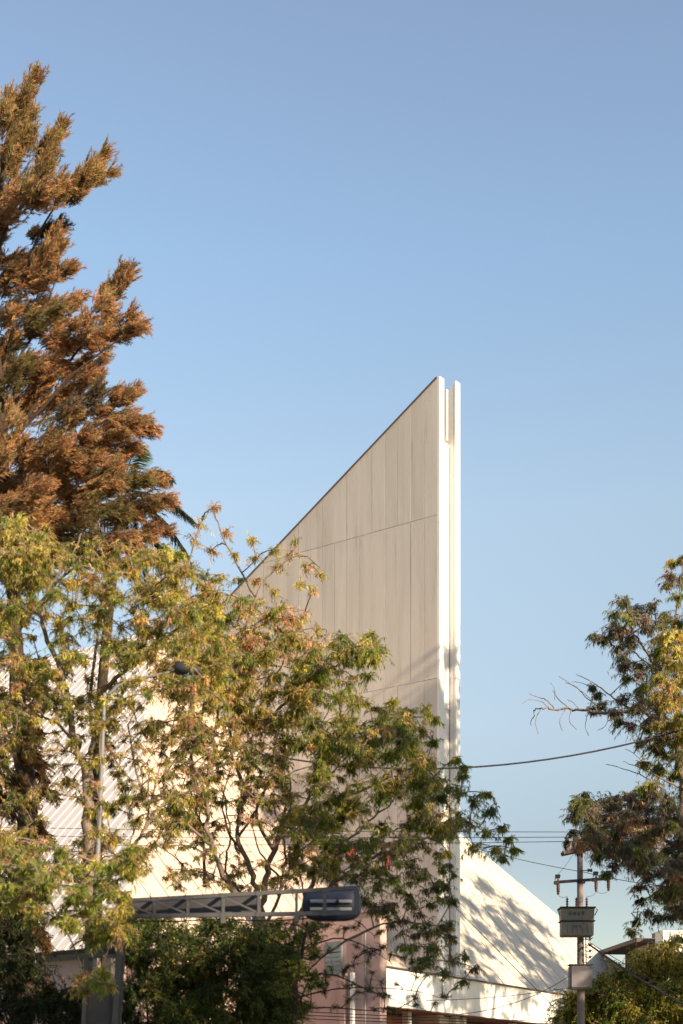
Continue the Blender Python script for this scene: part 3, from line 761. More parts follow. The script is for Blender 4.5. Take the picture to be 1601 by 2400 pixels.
plumes = [ # x, y, half-length px, half-width px, angle deg from the right, depth offset
 (70, 210, 62, 24, 72), (55, 290, 60, 34, 62), (15, 260, 60, 34, 70), (125, 320, 62, 26, 62), (95, 400, 70, 46, 50), (20, 400, 80, 50, 60), (130, 450, 48, 34, 45),
 (232, 380, 46, 22, 48), (205, 425, 55, 30, 42), (160, 430, 50, 34, 30), (60, 480, 60, 44, 30), (0, 520, 46, 40, 40), (120, 540, 42, 24, 20), (240, 412, 34, 14, 25),
 (60, 600, 60, 30, 20), (120, 590, 46, 34, 45), (130, 560, 30, 18, 60), (20, 650, 50, 40, 30), (90, 660, 60, 34, 18), (150, 640, 36, 20, 20), (0, 560, 20, 26, 90),
 (268, 665, 55, 20, 60), (290, 655, 46, 18, 55), (232, 720, 52, 38, 50), (290, 755, 46, 36, 25), (315, 770, 26, 24, 10), (240, 790, 50, 30, 15), (160, 720, 55, 36, 35), (100, 740, 50, 34, 30), (170, 800, 60, 36, 20),
 (60, 790, 55, 30, 30), (110, 850, 60, 36, 25), (180, 860, 46, 26, 30), (228, 860, 34, 24, 40), (40, 870, 60, 40, 30), (30, 730, 20, 30, 60),
 (270, 940, 52, 34, 35), (300, 925, 34, 20, 25), (310, 985, 50, 30, 10), (345, 1000, 26, 20, -5), (200, 950, 60, 46, 40), (120, 940, 60, 44, 40), (50, 960, 60, 50, 40),
 (250, 1030, 60, 40, 20), (170, 1040, 60, 44, 30), (90, 1050, 60, 46, 40), (20, 1060, 60, 50, 30), (300, 1060, 40, 30, 10), (240, 1110, 60, 42, 20), (310, 1130, 52, 36, 15), (365, 1130, 30, 26, 10),
 (160, 1130, 60, 44, 30), (80, 1150, 60, 44, 30), (15, 1160, 60, 44, 30), (340, 1190, 48, 36, 5), (385, 1170, 26, 20, 0), (260, 1200, 60, 42, 15), (180, 1220, 60, 44, 20), (100, 1230, 60, 44, 20), (30, 1240, 60, 44, 20),
 (300, 1260, 50, 36, 5), (370, 1240, 34, 26, -10), (220, 1300, 55, 36, 10), (130, 1310, 55, 36, 10), (340, 1300, 40, 26, -10), (40, 1330, 55, 36, 10), (-40, 1200, 80, 60, 100), (-60, 1050, 80, 60, 110), (-60, 880, 80, 60, 110), (-60, 700, 80, 60, 110), (-50, 480, 70, 50, 110), (-50, 330, 60, 40, 100),
 (90, 900, 60, 44, 40), (10, 900, 70, 50, 60), (70, 720, 50, 40, 30), (10, 820, 60, 44, 50), (150, 780, 46, 30, 30), (60, 640, 46, 30, 20), (240, 1150, 50, 40, 20), (290, 1210, 50, 36, 10), (180, 1270, 60, 40, 10), (270, 1320, 46, 32, 0), (80, 1350, 60, 40, 10), (20, 1000, 70, 50, 60), (130, 1090, 70, 50, 40), (200, 1090, 60, 44, 30), (60, 1100, 70, 50, 50), (150, 1180, 70, 50, 30), (220, 1160, 60, 44, 20), (60, 1190, 70, 50, 40), (280, 1010, 50, 36, 20), (150, 1000, 60, 44, 40), (200, 900, 50, 34, 35), (60, 1280, 60, 44, 20), (-20, 1300, 60, 50, 60), (50, 340, 50, 36, 60), (10, 480, 60, 44, 60),
 (20, 1450, 50, 36, 10), (60, 1560, 50, 36, 0), (40, 1660, 50, 40, -30), (70, 1700, 40, 40, -50), (80, 1800, 40, 36, -60), (50, 1850, 50, 40, -60), (70, 1950, 44, 40, -60), (40, 2020, 50, 44, -60), (80, 2080, 44, 36, -60), (40, 2150, 60, 44, -60), (90, 2200, 36, 40, -60), (20, 2280, 60, 50, -60), (90, 2320, 40, 50, -60), (-10, 2050, 60, 50, -60), (-20, 1750, 50, 50, -60), (80, 1620, 46, 34, -20), (100, 1850, 44, 36, -30), (60, 1760, 46, 40, -30), (30, 1880, 50, 40, -30), (90, 1950, 38, 30, -40)]
for x, y, hl, hw, an in plumes:
    dd = random.uniform(-1.6, 1.6); d = D1 + dd; s_ = d / F
    an += random.uniform(-8, 8); ca, sa = math.cos(R(an)), math.sin(R(an))
    # overlapping small balls along the plume axis
    cl = []; axs = []
    nb = max(3, int(hl / 9))
    for i in range(nb):
        q = (i / (nb - 1)) * 2 - 1
        rad = hw * s_ * (1.0 - .55 * max(0, q)) * random.uniform(.45, .75)
        ox = x + ca * q * hl * .72 + random.uniform(-1, 1) * hw * .45 * (1 - .6 * max(q, 0)); oy = y - sa * q * hl * .72 + random.uniform(-1, 1) * hw * .45 * (1 - .6 * max(q, 0))
        cl.append((np.array(P(ox, oy, d + random.uniform(-.5, .5))), (rad, rad * 1.6, rad))); 
    low = y > 1400  # deep shade low on the tree is put into darker needle colours
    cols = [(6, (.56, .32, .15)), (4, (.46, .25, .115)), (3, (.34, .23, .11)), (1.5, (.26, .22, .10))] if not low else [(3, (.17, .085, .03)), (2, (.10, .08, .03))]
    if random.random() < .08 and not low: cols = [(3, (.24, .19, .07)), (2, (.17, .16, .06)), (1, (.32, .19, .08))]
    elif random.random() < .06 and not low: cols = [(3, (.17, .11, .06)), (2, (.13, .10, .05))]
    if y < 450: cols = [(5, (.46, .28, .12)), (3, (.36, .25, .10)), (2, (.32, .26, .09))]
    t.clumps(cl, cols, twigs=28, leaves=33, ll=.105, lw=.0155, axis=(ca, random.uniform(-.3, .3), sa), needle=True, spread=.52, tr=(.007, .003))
t.done('needle')

# ---- 2 palm half hidden behind the conifer
DP = 41.0
pb = P(228, 2400, DP); pb.z = 0
palm = empty('palm_tree', pb, 'palm with dark drooping fronds poking out of the brown conifer', 'palm tree')
pc = P(285, 1165, DP)
b = MB(); b.tube(spline([pb, P(226, 2000, DP), P(240, 1600, DP), pc]), [.17 - .003 * k for k in range(19)], 12); b.build('trunk', M['bark_dark'], palm)
def frond(tip, lift, dep, col, wid=.55):
    tipv = P(tip[0], tip[1], DP + dep); m = (pc + tipv) / 2 + Zv * lift
    a = np.array(pc)[None]; mm = np.array(m)[None]; e = np.array(tipv)[None]
    f = Foliage(); f.twigs(a, mm, e, .035, .006)
    n = 110; tt = np.linspace(.18, 1, n); ts = np.concatenate([tt, tt])[:, None]
    p = a * (1-ts)**2 + mm * 2*ts*(1-ts) + e * ts*ts; dr = unit((mm - a) * (1-ts) + (e - mm) * ts)
    sd_ = unit(np.cross(dr, np.array([0, 0, 1.0]))) * np.concatenate([np.ones(n), -np.ones(n)])[:, None]
    d = unit(dr * .9 + sd_ * .8 + np.array([0, 0, -.45]) + rng.normal(size=p.shape) * .08)
    L = wid * np.sin(np.clip(ts[:, 0] * 1.05, 0, 1) * 3.0) ** .6 + .1
    f.leaves(p, d, L, np.full(len(L), .035), palette(len(L), [(1, col)], .15), .25)
    v = np.vstack(f.lv); c = np.vstack(f.lc)
    fr = link('frond', f.mesh('frond', v, np.arange(len(v)).reshape(-1, 4), c), M['leaf'], palm)
    link('rib', f.mesh('rib', np.vstack(f.tv), np.vstack(f.tf)), M['bark'], fr)
for tip, lift, dep, col in (((326, 1040), .55, -1.2, (.20, .24, .05)), ((455, 1222), .75, -1.2, (.035, .04, .02)), ((448, 1318), .9, -.8, (.04, .05, .02)), ((108, 905), -.2, -1.0, (.16, .20, .03)),
                            ((400, 1120), .8, .6, (.05, .06, .02)), ((420, 1390), .9, .2, (.04, .05, .02)), ((340, 1400), .8, 1.0, (.05, .06, .02)), ((150, 1200), .9, 0, (.06, .07, .02)), ((230, 1010), .3, 1.2, (.10, .12, .03)), ((180, 1350), .9, .8, (.05, .06, .02))):
    frond(tip, lift, dep, col)

# ---- 3 left yellowing willow
D3 = 31.0
b3 = P(225, 2400, D3); b3.z = 0
t = Tree('left_willow', 'yellow-green willow with bent bare trunks behind the street lamp at left', b3)
t.limb([b3, P(222, 2300, D3), P(212, 2080, D3), P(206, 1880, D3)], .17, .12, 'trunk', .02)
J = P(206, 1880, D3)
for pts, r in (([J, P(185, 1760, D3), P(160, 1640, D3), P(120, 1520, D3), P(95, 1450, D3 - .3), P(40, 1360, D3 - .5), P(0, 1310, D3 - .6)], .09),
               ([J, P(218, 1760, D3 + .3), P(212, 1640, D3 + .5), P(225, 1500, D3 + .8), P(240, 1360, D3 + 1)], .075),
               ([P(185, 1760, D3), P(140, 1700, D3 + .4), P(80, 1670, D3 + .6), P(20, 1640, D3 + .8)], .04),
               ([P(213, 1640, D3 + .5), P(285, 1580, D3 + .3), P(370, 1520, D3), P(440, 1450, D3 - .2), P(500, 1390, D3 - .2)], .055),
               ([P(95, 1450, D3), P(120, 1370, D3), P(170, 1300, D3), P(190, 1250, D3)], .035),
               ([P(160, 1640, D3), P(95, 1600, D3 - .4), P(20, 1560, D3 - .6), P(-50, 1540, D3 - .8)], .035),
               ([P(212, 2080, D3), P(130, 2050, D3 - .7), P(60, 2035, D3 - 1.2), P(-10, 2025, D3 - 1.5)], .045),
               ([P(215, 2140, D3), P(260, 2040, D3 + .6), P(330, 1960, D3 + 1), P(360, 1850, D3 + 1.2), P(395, 1740, D3 + 1.4)], .06),
               ([P(330, 1960, D3 + 1), P(385, 1880, D3 + 1.2), P(460, 1850, D3 + 1.5)], .04),
               ([P(345, 1900, D3 + 1), P(318, 1800, D3 + 1.2), P(300, 1700, D3 + 1.3)], .03)):
    t.limb(pts, r, .016, 'branch', .025)
wil = [(3, OLIVE), (3, YEL), (2.2, GREEN), (1.5, ORA), (1, LIME)]
up3 = [(-60, 1180), (20, 1200), (60, 1215), (95, 1265), (180, 1280), (260, 1290), (340, 1310), (400, 1290), (470, 1330), (500, 1380), (520, 1480), (520, 1600), (440, 1660), (330, 1560), (260, 1540), (180, 1560), (120, 1600), (60, 1560), (-60, 1600)]
holes3 = [(268, 1450, 24, 60), (215, 1500, 22, 60), (65, 1500, 22, 60), (5, 1520, 20, 50), (330, 1630, 70, 50), (350, 1500, 20, 20)]
t.clumps(region(up3, 120, D3 - 1.6, D3 + 1.6, .22, .40, holes3, .8), wil, twigs=16, leaves=12, ll=.15, lw=.030, droop=.55)
t.clumps(region([(-60, 1180), (60, 1200), (200, 1270), (400, 1280), (520, 1360), (540, 1650), (420, 1700), (-60, 1700)], 310, D3 - 1.8, D3 + 2.2, .14, .28, [(5, 1520, 16, 40), (215, 1520, 14, 40)], .8), wil, twigs=7, leaves=10, ll=.15, lw=.030, droop=.55)
mid3 = [(-60, 1580), (60, 1600), (130, 1620), (330, 1600), (470, 1640), (520, 1750), (470, 1900), (380, 2000), (330, 2060), (240, 2060), (180, 2060), (60, 2100), (-60, 2100)]
hmid = [(150, 1920, 55, 80), (135, 1740, 26, 90), (335, 1640, 80, 60), (330, 1790, 60, 60), (60, 1760, 30, 60), (230, 1800, 30, 60), (420, 1800, 40, 60)]
t.clumps(region(mid3, 62, D3 - 1.2, D3 + 1.6, .16, .30, hmid, .8), [(3, OLIVE), (2, GREEN), (1.3, ORA), (1, YEL)], twigs=13, leaves=11, ll=.14, lw=.028, droop=.6)
t.clumps(region(mid3, 290, D3 - 1.6, D3 + 2.2, .11, .24, [(150, 1920, 46, 60), (330, 1640, 46, 40)], .8), [(3, OLIVE), (2, GREEN), (1.6, ORA), (1, YEL), (1, BRN)], twigs=5, leaves=9, ll=.13, lw=.026, droop=.6)
t.clumps(at([(300, 1600, 22), (330, 1590, 16), (285, 1640, 20), (240, 1700, 22), (250, 1640, 18), (235, 1780, 22), (225, 1840, 18), (245, 1880, 22), (230, 1950, 24), (380, 1585, 14), (425, 1600, 16), (445, 1560, 12), (215, 2010, 24), (240, 2040, 24), (455, 1590, 18), (350, 1630, 18)], 28.7, .15), wil, twigs=7, leaves=9, ll=.14, lw=.028, droop=.6)
low3 = [(-60, 1960), (60, 1950), (95, 1990), (180, 2000), (330, 1990), (400, 2060), (330, 2110), (270, 2200), (250, 2330), (170, 2320), (100, 2200), (40, 2120), (-60, 2150)]
t.clumps(region(low3, 60, D3 - 5.5, D3 - 3.4, .18, .32, [(150, 2250, 40, 50)], .8), [(3, OLIVE), (3, LIME), (2, GREEN), (1, ORA), (1, YEL)], twigs=15, leaves=12, ll=.15, lw=.030, droop=.5)
t.clumps(at([(250, 2190, 26), (225, 2300, 30), (255, 2310, 26), (200, 2140, 28), (160, 2170, 30), (290, 2100, 26), (255, 2090, 30)], D3 - 4.6), [(3, LIME), (2, OLIVE), (1, YEL)], twigs=18, leaves=13, ll=.15, lw=.030)
t.done()

# ---- 4 central willow
D4 = 36.0
b4 = P(620, 2400, D4); b4.z = 0
t = Tree('central_willow', 'large green and gold willow with many bare stems in front of the church', b4)
t.limb([b4, P(610, 2260, D4), P(608, 2150, D4)], .22, .15, 'trunk', .02)
K = P(608, 2150, D4)
for pts, r in (([K, P(625, 2060, D4), P(640, 1990, D4), P(700, 1900, D4), P(760, 1830, D4), P(860, 1740, D4)], .10),
               ([K, P(590, 2050, D4), P(560, 1960, D4), P(575, 1850, D4), P(600, 1700, D4), P(640, 1560, D4)], .09),
               ([K, P(540, 2080, D4 - .5), P(500, 1990, D4 - .7), P(485, 1880, D4 - .7), P(500, 1740, D4 - .6), P(530, 1600, D4 - .5), P(600, 1460, D4 - .4)], .09),
               ([P(610, 2260, D4), P(690, 2160, D4 - .2), P(740, 2060, D4 - .4), P(800, 1990, D4 - .5), P(860, 1930, D4 - .5), P(950, 1860, D4 - .5)], .08),
               ([P(690, 2160, D4 - .2), P(770, 2080, D4 - .6), P(850, 2020, D4 - .9), P(940, 1980, D4 - 1), P(1040, 1960, D4 - 1), P(1130, 1930, D4 - 1)], .07),
               ([P(485, 1900, D4 - .7), P(450, 1790, D4), P(470, 1680, D4 + .3), P(500, 1560, D4 + .4)], .05),
               ([P(575, 1850, D4), P(540, 1740, D4 + .5), P(560, 1650, D4 + .7), P(700, 1480, D4 + .8)], .05),
               ([P(620, 1700, D4), P(700, 1620, D4 - .3), P(780, 1550, D4 - .4), P(860, 1500, D4 - .3)], .045),
               ([P(600, 1700, D4), P(560, 1560, D4), P(600, 1400, D4), P(640, 1340, D4), P(700, 1300, D4), P(750, 1330, D4)], .045),
               ([P(600, 1400, D4), P(560, 1330, D4), P(520, 1250, D4), P(500, 1190, D4)], .03),
               ([P(640, 1340, D4), P(690, 1290, D4), P(690, 1250, D4)], .025),
               ([P(530, 1600, D4 - .5), P(450, 1500, D4 - .6), P(430, 1400, D4 - .5), P(460, 1260, D4 - .5), P(480, 1200, D4)], .04),
               ([P(700, 1900, D4), P(780, 1880, D4 + .4), P(900, 1830, D4 + .5), P(1000, 1800, D4 + .5)], .045),
               ([P(500, 1990, D4 - .7), P(430, 1930, D4 - .8), P(380, 1960, D4 - .8)], .05),
               ([P(640, 1990, D4), P(600, 1900, D4 + .6), P(650, 1800, D4 + .8), P(700, 1730, D4 + .8)], .05),
               ([P(690, 2160, D4), P(720, 2250, D4 - .8), P(860, 2180, D4 - 1), P(960, 2160, D4 - 1.2), P(1040, 2200, D4 - 1.3), P(1060, 2260, D4 - 1.3)], .04),
               ([P(675, 2400, D4 - 1), P(700, 2250, D4 - 1), P(712, 2120, D4 - 1), P(705, 2050, D4 - 1)], .06),
               ([P(608, 2200, D4), P(660, 2080, D4 + .4), P(665, 1980, D4 + .6), P(640, 1880, D4 + .8)], .055), ([P(660, 2080, D4 + .4), P(700, 2000, D4 + .6), P(760, 1960, D4 + .8)], .035),
               ([K, P(570, 2100, D4 + .6), P(530, 2040, D4 + .8), P(540, 1950, D4 + 1), P(520, 1840, D4 + 1)], .055), ([P(500, 1990, D4 - .7), P(470, 1930, D4), P(460, 1840, D4 + .3)], .03),
               ([P(660, 2060, D4), P(610, 2000, D4 + .3), P(590, 1930, D4 + .4)], .03), ([P(640, 1990, D4), P(680, 1850, D4 + .4), P(660, 1760, D4 + .6)], .04), ([P(480, 2080, D4 + 1), P(475, 1950, D4 + 1), P(440, 1840, D4 + 1.2)], .05),
               ([P(560, 1960, D4), P(610, 1880, D4 - .6), P(640, 1800, D4 - .8)], .035), ([P(560, 2000, D4), P(520, 1900, D4 + .6), P(540, 1800, D4 + .8)], .04)):
    t.limb(pts, r, .014, 'branch', .03)
goldtop = [(2, OLIVE), (2.6, YEL), (2.2, ORA), (1.5, GREEN), (1, LIME)]
top4 = [(430, 1390), (500, 1400), (560, 1420), (620, 1440), (680, 1430), (740, 1490), (760, 1570), (740, 1680), (640, 1720), (560, 1700), (450, 1700), (400, 1600), (400, 1450)]
t.clumps(region(top4, 75, D4 - 1.8, D4 + 1.8, .30, .52, [(590, 1400, 40, 26)], .75), goldtop, twigs=20, leaves=13, ll=.17, lw=.034, droop=.7)
tips4 = [(500, 1190, 22), (470, 1230, 24), (530, 1250, 22), (455, 1270, 26), (495, 1290, 24), (550, 1300, 18), (590, 1265, 18), (600, 1310, 20), (640, 1290, 20), (690, 1270, 18), (680, 1300, 28), (650, 1330, 26), (715, 1330, 24), (750, 1345, 18), (700, 1370, 20), (735, 1385, 16), (640, 1385, 24), (560, 1360, 24), (600, 1360, 18), (520, 1350, 22), (480, 1350, 26), (440, 1330, 26), (420, 1390, 30), (660, 1425, 22), (710, 1450, 24), (745, 1475, 18), (590, 1430, 24)]
t.clumps(at(tips4, D4, .9), [(2, OLIVE), (2, YEL), (2, ORA), (1, GREEN)], twigs=9, leaves=9, ll=.17, lw=.030, droop=.5, tr=(.009, .003))
gr = [(3, GREEN), (3.5, LIME), (2.2, OLIVE), (.5, DEEP), (1, YEL)]
right4 = [(740, 1500), (800, 1480), (850, 1490), (890, 1500), (890, 1560), (850, 1610), (850, 1680), (900, 1650), (960, 1680), (990, 1700), (1010, 1760), (1000, 1800), (1040, 1850), (1090, 1900), (1060, 1960), (980, 1990), (900, 1980), (820, 2010), (740, 1990), (660, 1890), (640, 1760), (680, 1680), (700, 1600)]
t.clumps(region(right4, 95, D4 - 1.8, D4 + 1.6, .28, .50, [(870, 1640, 24, 26), (940, 1790, 20, 16)], .75), gr, twigs=20, leaves=13, ll=.17, lw=.033, droop=.75)
tipsr = [(870, 1490, 26), (845, 1530, 30), (880, 1540, 22), (800, 1490, 24), (860, 1585, 24), (920, 1645, 22), (905, 1670, 24), (960, 1670, 26), (1000, 1665, 24), (1020, 1685, 18), (990, 1710, 28), (1015, 1740, 22), (1000, 1785, 30), (960, 1740, 34), (930, 1710, 28), (1010, 1830, 34), (1050, 1850, 34), (1085, 1820, 26), (1080, 1860, 32), (1110, 1880, 32), (1140, 1860, 24), (1150, 1900, 28), (1100, 1930, 36), (1140, 1950, 32), (1175, 1940, 26), (1190, 1965, 20), (1205, 1990, 16), (1160, 1990, 24), (1110, 1985, 28), (1060, 1940, 36), (1050, 2000, 28), (1090, 1800, 18), (1070, 1780, 14), (1180, 2010, 18)]
t.clumps(at(tipsr, D4 - .5, 1.0), [(3, GREEN), (.8, DEEP), (1.5, LIME), (2, OLIVE)], twigs=12, leaves=12, ll=.18, lw=.034, droop=.85)
hang = [(960, 2020, 34), (1000, 2050, 30), (1040, 2040, 28), (920, 2060, 34), (880, 2080, 34), (960, 2100, 32), (1010, 2120, 28), (900, 2130, 34), (940, 2160, 32), (1000, 2170, 32), (860, 2110, 30), (1040, 2170, 26), (1060, 2200, 26), (1020, 2220, 30), (1060, 2250, 26), (1090, 2240, 22), (1110, 2270, 20), (1040, 2280, 24), (1000, 2250, 22), (960, 2220, 26), (1085, 2300, 18), (1060, 2110, 16), (990, 2250, 18), (830, 2060, 34), (1020, 2080, 20), (940, 1990, 30), (870, 2040, 30)]
t.clumps(at(hang, D4 - 1.1, .7), [(3, GREEN), (1, DEEP), (2, (.20, .19, .09)), (1, BRN), (1, LIME)], twigs=10, leaves=11, ll=.17, lw=.032, droop=.9)
t.clumps(region([(400, 1380), (560, 1400), (690, 1420), (760, 1500), (880, 1500), (860, 1640), (980, 1700), (1030, 1830), (1060, 1960), (860, 2060), (700, 2060), (640, 1760), (420, 1760)], 250, D4 - 2.2, D4 + 2.2, .16, .34, (), .8), [(3, GREEN), (2.4, OLIVE), (1.4, YEL), (1.4, ORA), (1, LIME)], twigs=7, leaves=10, ll=.16, lw=.030, droop=.7)
t.clumps(region([(370, 1700), (640, 1700), (720, 1900), (880, 2060), (800, 2080), (400, 2090), (350, 1950)], 300, D4 - 1.8, D4 + 2.0, .12, .26, [(580, 1970, 50, 40)], .8), [(3, GREEN), (2, OLIVE), (2, ORA), (1, BRN)], twigs=5, leaves=9, ll=.14, lw=.028, droop=.6)
t.clumps(region([(860, 1960), (1060, 1960), (1070, 2200), (980, 2290), (840, 2100)], 80, D4 - 1.8, D4, .14, .28, (), .8), [(3, GREEN), (2, BRN), (1, OLIVE)], twigs=6, leaves=9, ll=.16, lw=.030, droop=.85)
midc = [(420, 1700), (560, 1710), (640, 1740), (690, 1880), (780, 2000), (830, 2060), (700, 2060), (640, 1960), (560, 2000), (470, 2040), (420, 2060), (380, 1950), (400, 1800)]
t.clumps(region(midc, 62, D4 - 1.4, D4 + 1.6, .22, .38, [(590, 1960, 70, 60), (545, 1830, 30, 70), (620, 2030, 60, 40)], .8), [(3, GREEN), (2, OLIVE), (1, ORA), (1, DEEP)], twigs=12, leaves=11, ll=.16, lw=.030, droop=.7)
t.done()

# ---- 5 small fine-leaved shrub tree low in front of the pink block
D5 = 31.0
b5 = P(680, 2400, D5); b5.z = 0
t = Tree('feathery_shrub', 'small feathery shrub with long arching bare twigs before the pink wall', b5, 'shrub', 'bark_dark')
t.limb([b5, P(690, 2340, D5), P(700, 2280, D5), P(720, 2160, D5)], .07, .03, 'trunk', .01)
for pts in ([(690, 2340), (780, 2320), (870, 2315), (980, 2325), (1060, 2345)], [(700, 2290), (780, 2285), (860, 2320), (940, 2350), (1010, 2370)], [(705, 2230), (780, 2200), (850, 2215), (920, 2260)], [(690, 2365), (780, 2362), (900, 2372), (960, 2380)], [(715, 2180), (770, 2150), (840, 2160), (880, 2200)], [(700, 2300), (760, 2240), (800, 2230)]):
    t.limb([P(x, y, D5 + random.uniform(-.3, .3)) for x, y in pts], .022, .005, 'branch', .012)
t.clumps(region([(690, 2150), (800, 2150), (900, 2180), (960, 2260), (1080, 2310), (1060, 2360), (900, 2370), (700, 2390)], 70, D5 - .7, D5 + .7, .10, .20, (), .8), [(3, (.10, .12, .04)), (2, BRN), (2, OLIVE)], twigs=8, leaves=8, ll=.07, lw=.016, droop=.2, tr=(.006, .002))
t.clumps(region([(640, 2150), (740, 2160), (770, 2260), (740, 2340), (700, 2400), (640, 2400)], 40, D5 - .7, D5 + 1.0, .15, .28, (), .8), [(3, GREEN), (2, LIME)], twigs=12, leaves=10, ll=.09, lw=.02, droop=.4)
t.done()

# ---- 6 dark understorey shrubs along the bottom
def shrub(label, poly, n, d0, d1, cols, bx, r=(.3, .5), ll=.13, lw=.034, tw=22, name='leafy_shrub', holes=(), bark='bark_dark', group='shrubs under the trees'):
    bb = P(bx, 2400, (d0 + d1) / 2); bb.z = 0
    t = Tree(name, label, bb, 'shrub', bark, group)
    zc = P(bx, 2300, (d0 + d1) / 2)
    for k in range(4):
        t.limb([bb + Vector((random.uniform(-.2, .2), 0, 0)), (bb + zc) / 2 + Vector((random.uniform(-.4, .4), random.uniform(-.3, .3), 0)), zc + Vector((random.uniform(-1, 1), random.uniform(-.5, .5), 0))], .05, .02, 'stem', .03)
    t.clumps(region(poly, n, d0, d1, r[0], r[1], holes), cols, twigs=tw, leaves=13, ll=ll, lw=lw, droop=.4)
    t.done()
dk = [(3, (.08, .125, .03)), (2, (.14, .19, .045)), (.7, OLIVE)]
shrub('dense green shrub right of the gantry column', [(285, 2160), (360, 2150), (440, 2200), (470, 2280), (460, 2420), (290, 2420)], 74, 30, 33, dk, 370, holes=[(320, 2200, 20, 16), (300, 2270, 12, 20)])
shrub('dark shrub beneath the middle of the gantry arm', [(440, 2170), (560, 2160), (610, 2220), (600, 2420), (440, 2420)], 74, 31, 34, dk, 520, holes=[(470, 2200, 20, 16), (540, 2250, 24, 20), (500, 2320, 12, 10)])
shrub('dark shrub around the foot of the central willow', [(590, 2180), (680, 2170), (700, 2300), (680, 2420), (580, 2420)], 56, 32, 35, dk, 640, holes=[(610, 2240, 24, 16)])
shrub('shrub shaded almost to black at the bottom left corner', [(-60, 2050), (60, 2080), (60, 2170), (120, 2290), (200, 2300), (200, 2420), (-60, 2420)], 70, 29.2, 33, [(3, (.03, .05, .014)), (1, (.03, .04, .015))], 60, r=(.35, .6))  # leaf colours near black carry the deep shade of this corner

# ---- 7 right willow
D7 = 45.0
b7 = P(1640, 2400, D7); b7.z = 0
t = Tree('right_willow', 'dark willow with a long bare branch reaching left from the right edge', b7)
t.limb([b7, P(1620, 2200, D7), P(1603, 2030, D7), P(1600, 1850, D7), P(1590, 1700, D7), P(1600, 1500, D7), P(1640, 1350, D7)], .24, .06, 'trunk', .03)
for pts, r in (([(1595, 1720), (1560, 1690), (1500, 1668), (1420, 1668), (1340, 1664), (1300, 1662), (1270, 1658), (1252, 1668), (1246, 1700)], .075),
               ([(1300, 1662), (1280, 1640), (1262, 1635), (1240, 1625)], .018), ([(1340, 1664), (1310, 1640), (1295, 1618)], .016), ([(1270, 1658), (1255, 1690), (1262, 1720)], .012),
               ([(1340, 1664), (1335, 1690), (1352, 1710)], .014), ([(1400, 1668), (1385, 1640), (1350, 1610), (1325, 1600)], .012), ([(1380, 1667), (1372, 1700), (1380, 1725)], .010), ([(1325, 1663), (1312, 1690), (1318, 1712)], .009),
               ([(1360, 1665), (1345, 1648), (1330, 1640)], .010), ([(1285, 1660), (1270, 1645), (1240, 1640), (1225, 1650)], .009), ([(1300, 1640), (1300, 1615), (1290, 1600)], .008), ([(1430, 1668), (1420, 1700), (1400, 1712)], .012), ([(1390, 1610), (1360, 1600), (1340, 1598)], .010), ([(1480, 1665), (1430, 1630), (1390, 1600), (1350, 1580)], .03), ([(1420, 1668), (1380, 1640), (1355, 1615), (1310, 1585)], .018),
               ([(1590, 1640), (1550, 1580), (1510, 1520), (1480, 1470), (1470, 1420)], .07), ([(1540, 1570), (1500, 1540), (1450, 1500), (1400, 1490)], .035),
               ([(1600, 1560), (1580, 1480), (1590, 1400), (1600, 1320)], .05), ([(1600, 1850), (1560, 1830), (1500, 1800), (1460, 1785)], .03), ([(1560, 1830), (1520, 1800), (1490, 1770), (1465, 1755)], .02), ([(1560, 1860), (1510, 1820), (1440, 1795), (1420, 1792)], .018),
               ([(1602, 1990), (1540, 1960), (1470, 1940), (1400, 1930), (1350, 1900)], .08), ([(1470, 1940), (1420, 1970), (1370, 1960)], .03), ([(1603, 2060), (1560, 2080), (1510, 2110), (1480, 2140)], .04), ([(1600, 1850), (1640, 1750), (1680, 1650)], .08)):
    t.limb([P(x, y, D7 + random.uniform(-.4, .4)) for x, y in pts], r, .008, 'branch', .03)
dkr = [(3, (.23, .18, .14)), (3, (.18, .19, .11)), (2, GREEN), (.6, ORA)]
t.clumps(at([(1465, 1410, 32), (1440, 1440, 26), (1480, 1450, 32), (1440, 1480, 30), (1410, 1500, 24), (1390, 1490, 16), (1450, 1520, 30), (1480, 1500, 24), (1510, 1440, 20), (1530, 1420, 22), (1520, 1470, 26), (1550, 1465, 24), (1570, 1450, 24), (1590, 1460, 34), (1540, 1500, 26), (1570, 1510, 34), (1540, 1560, 36), (1500, 1560, 30), (1460, 1560, 24), (1470, 1590, 28), (1510, 1610, 38), (1460, 1640, 30), (1500, 1660, 42), (1440, 1670, 26), (1410, 1650, 20), (1390, 1665, 18), (1540, 1640, 40), (1480, 1700, 30), (1520, 1710, 34), (1450, 1690, 22), (1560, 1690, 36), (1500, 1740, 16), (1400, 1630, 12), (1390, 1610, 10)], D7, 1.0), dkr, twigs=16, leaves=13, ll=.20, lw=.036, droop=.8)
t.clumps(at([(1600, 1310, 30), (1575, 1320, 24), (1570, 1350, 22), (1600, 1360, 34), (1590, 1400, 22), (1565, 1370, 14), (1630, 1330, 30)], D7, .8), [(3, OLIVE), (2, BRN), (1, GREEN)], twigs=17, leaves=12, ll=.20, lw=.036, droop=.8)
gold = [(3, OLIVE), (2.4, YEL), (2, ORA), (2, GREEN), (1, LIME)]  # sunlight on the right-hand edge of the crown, put into brighter leaf colours
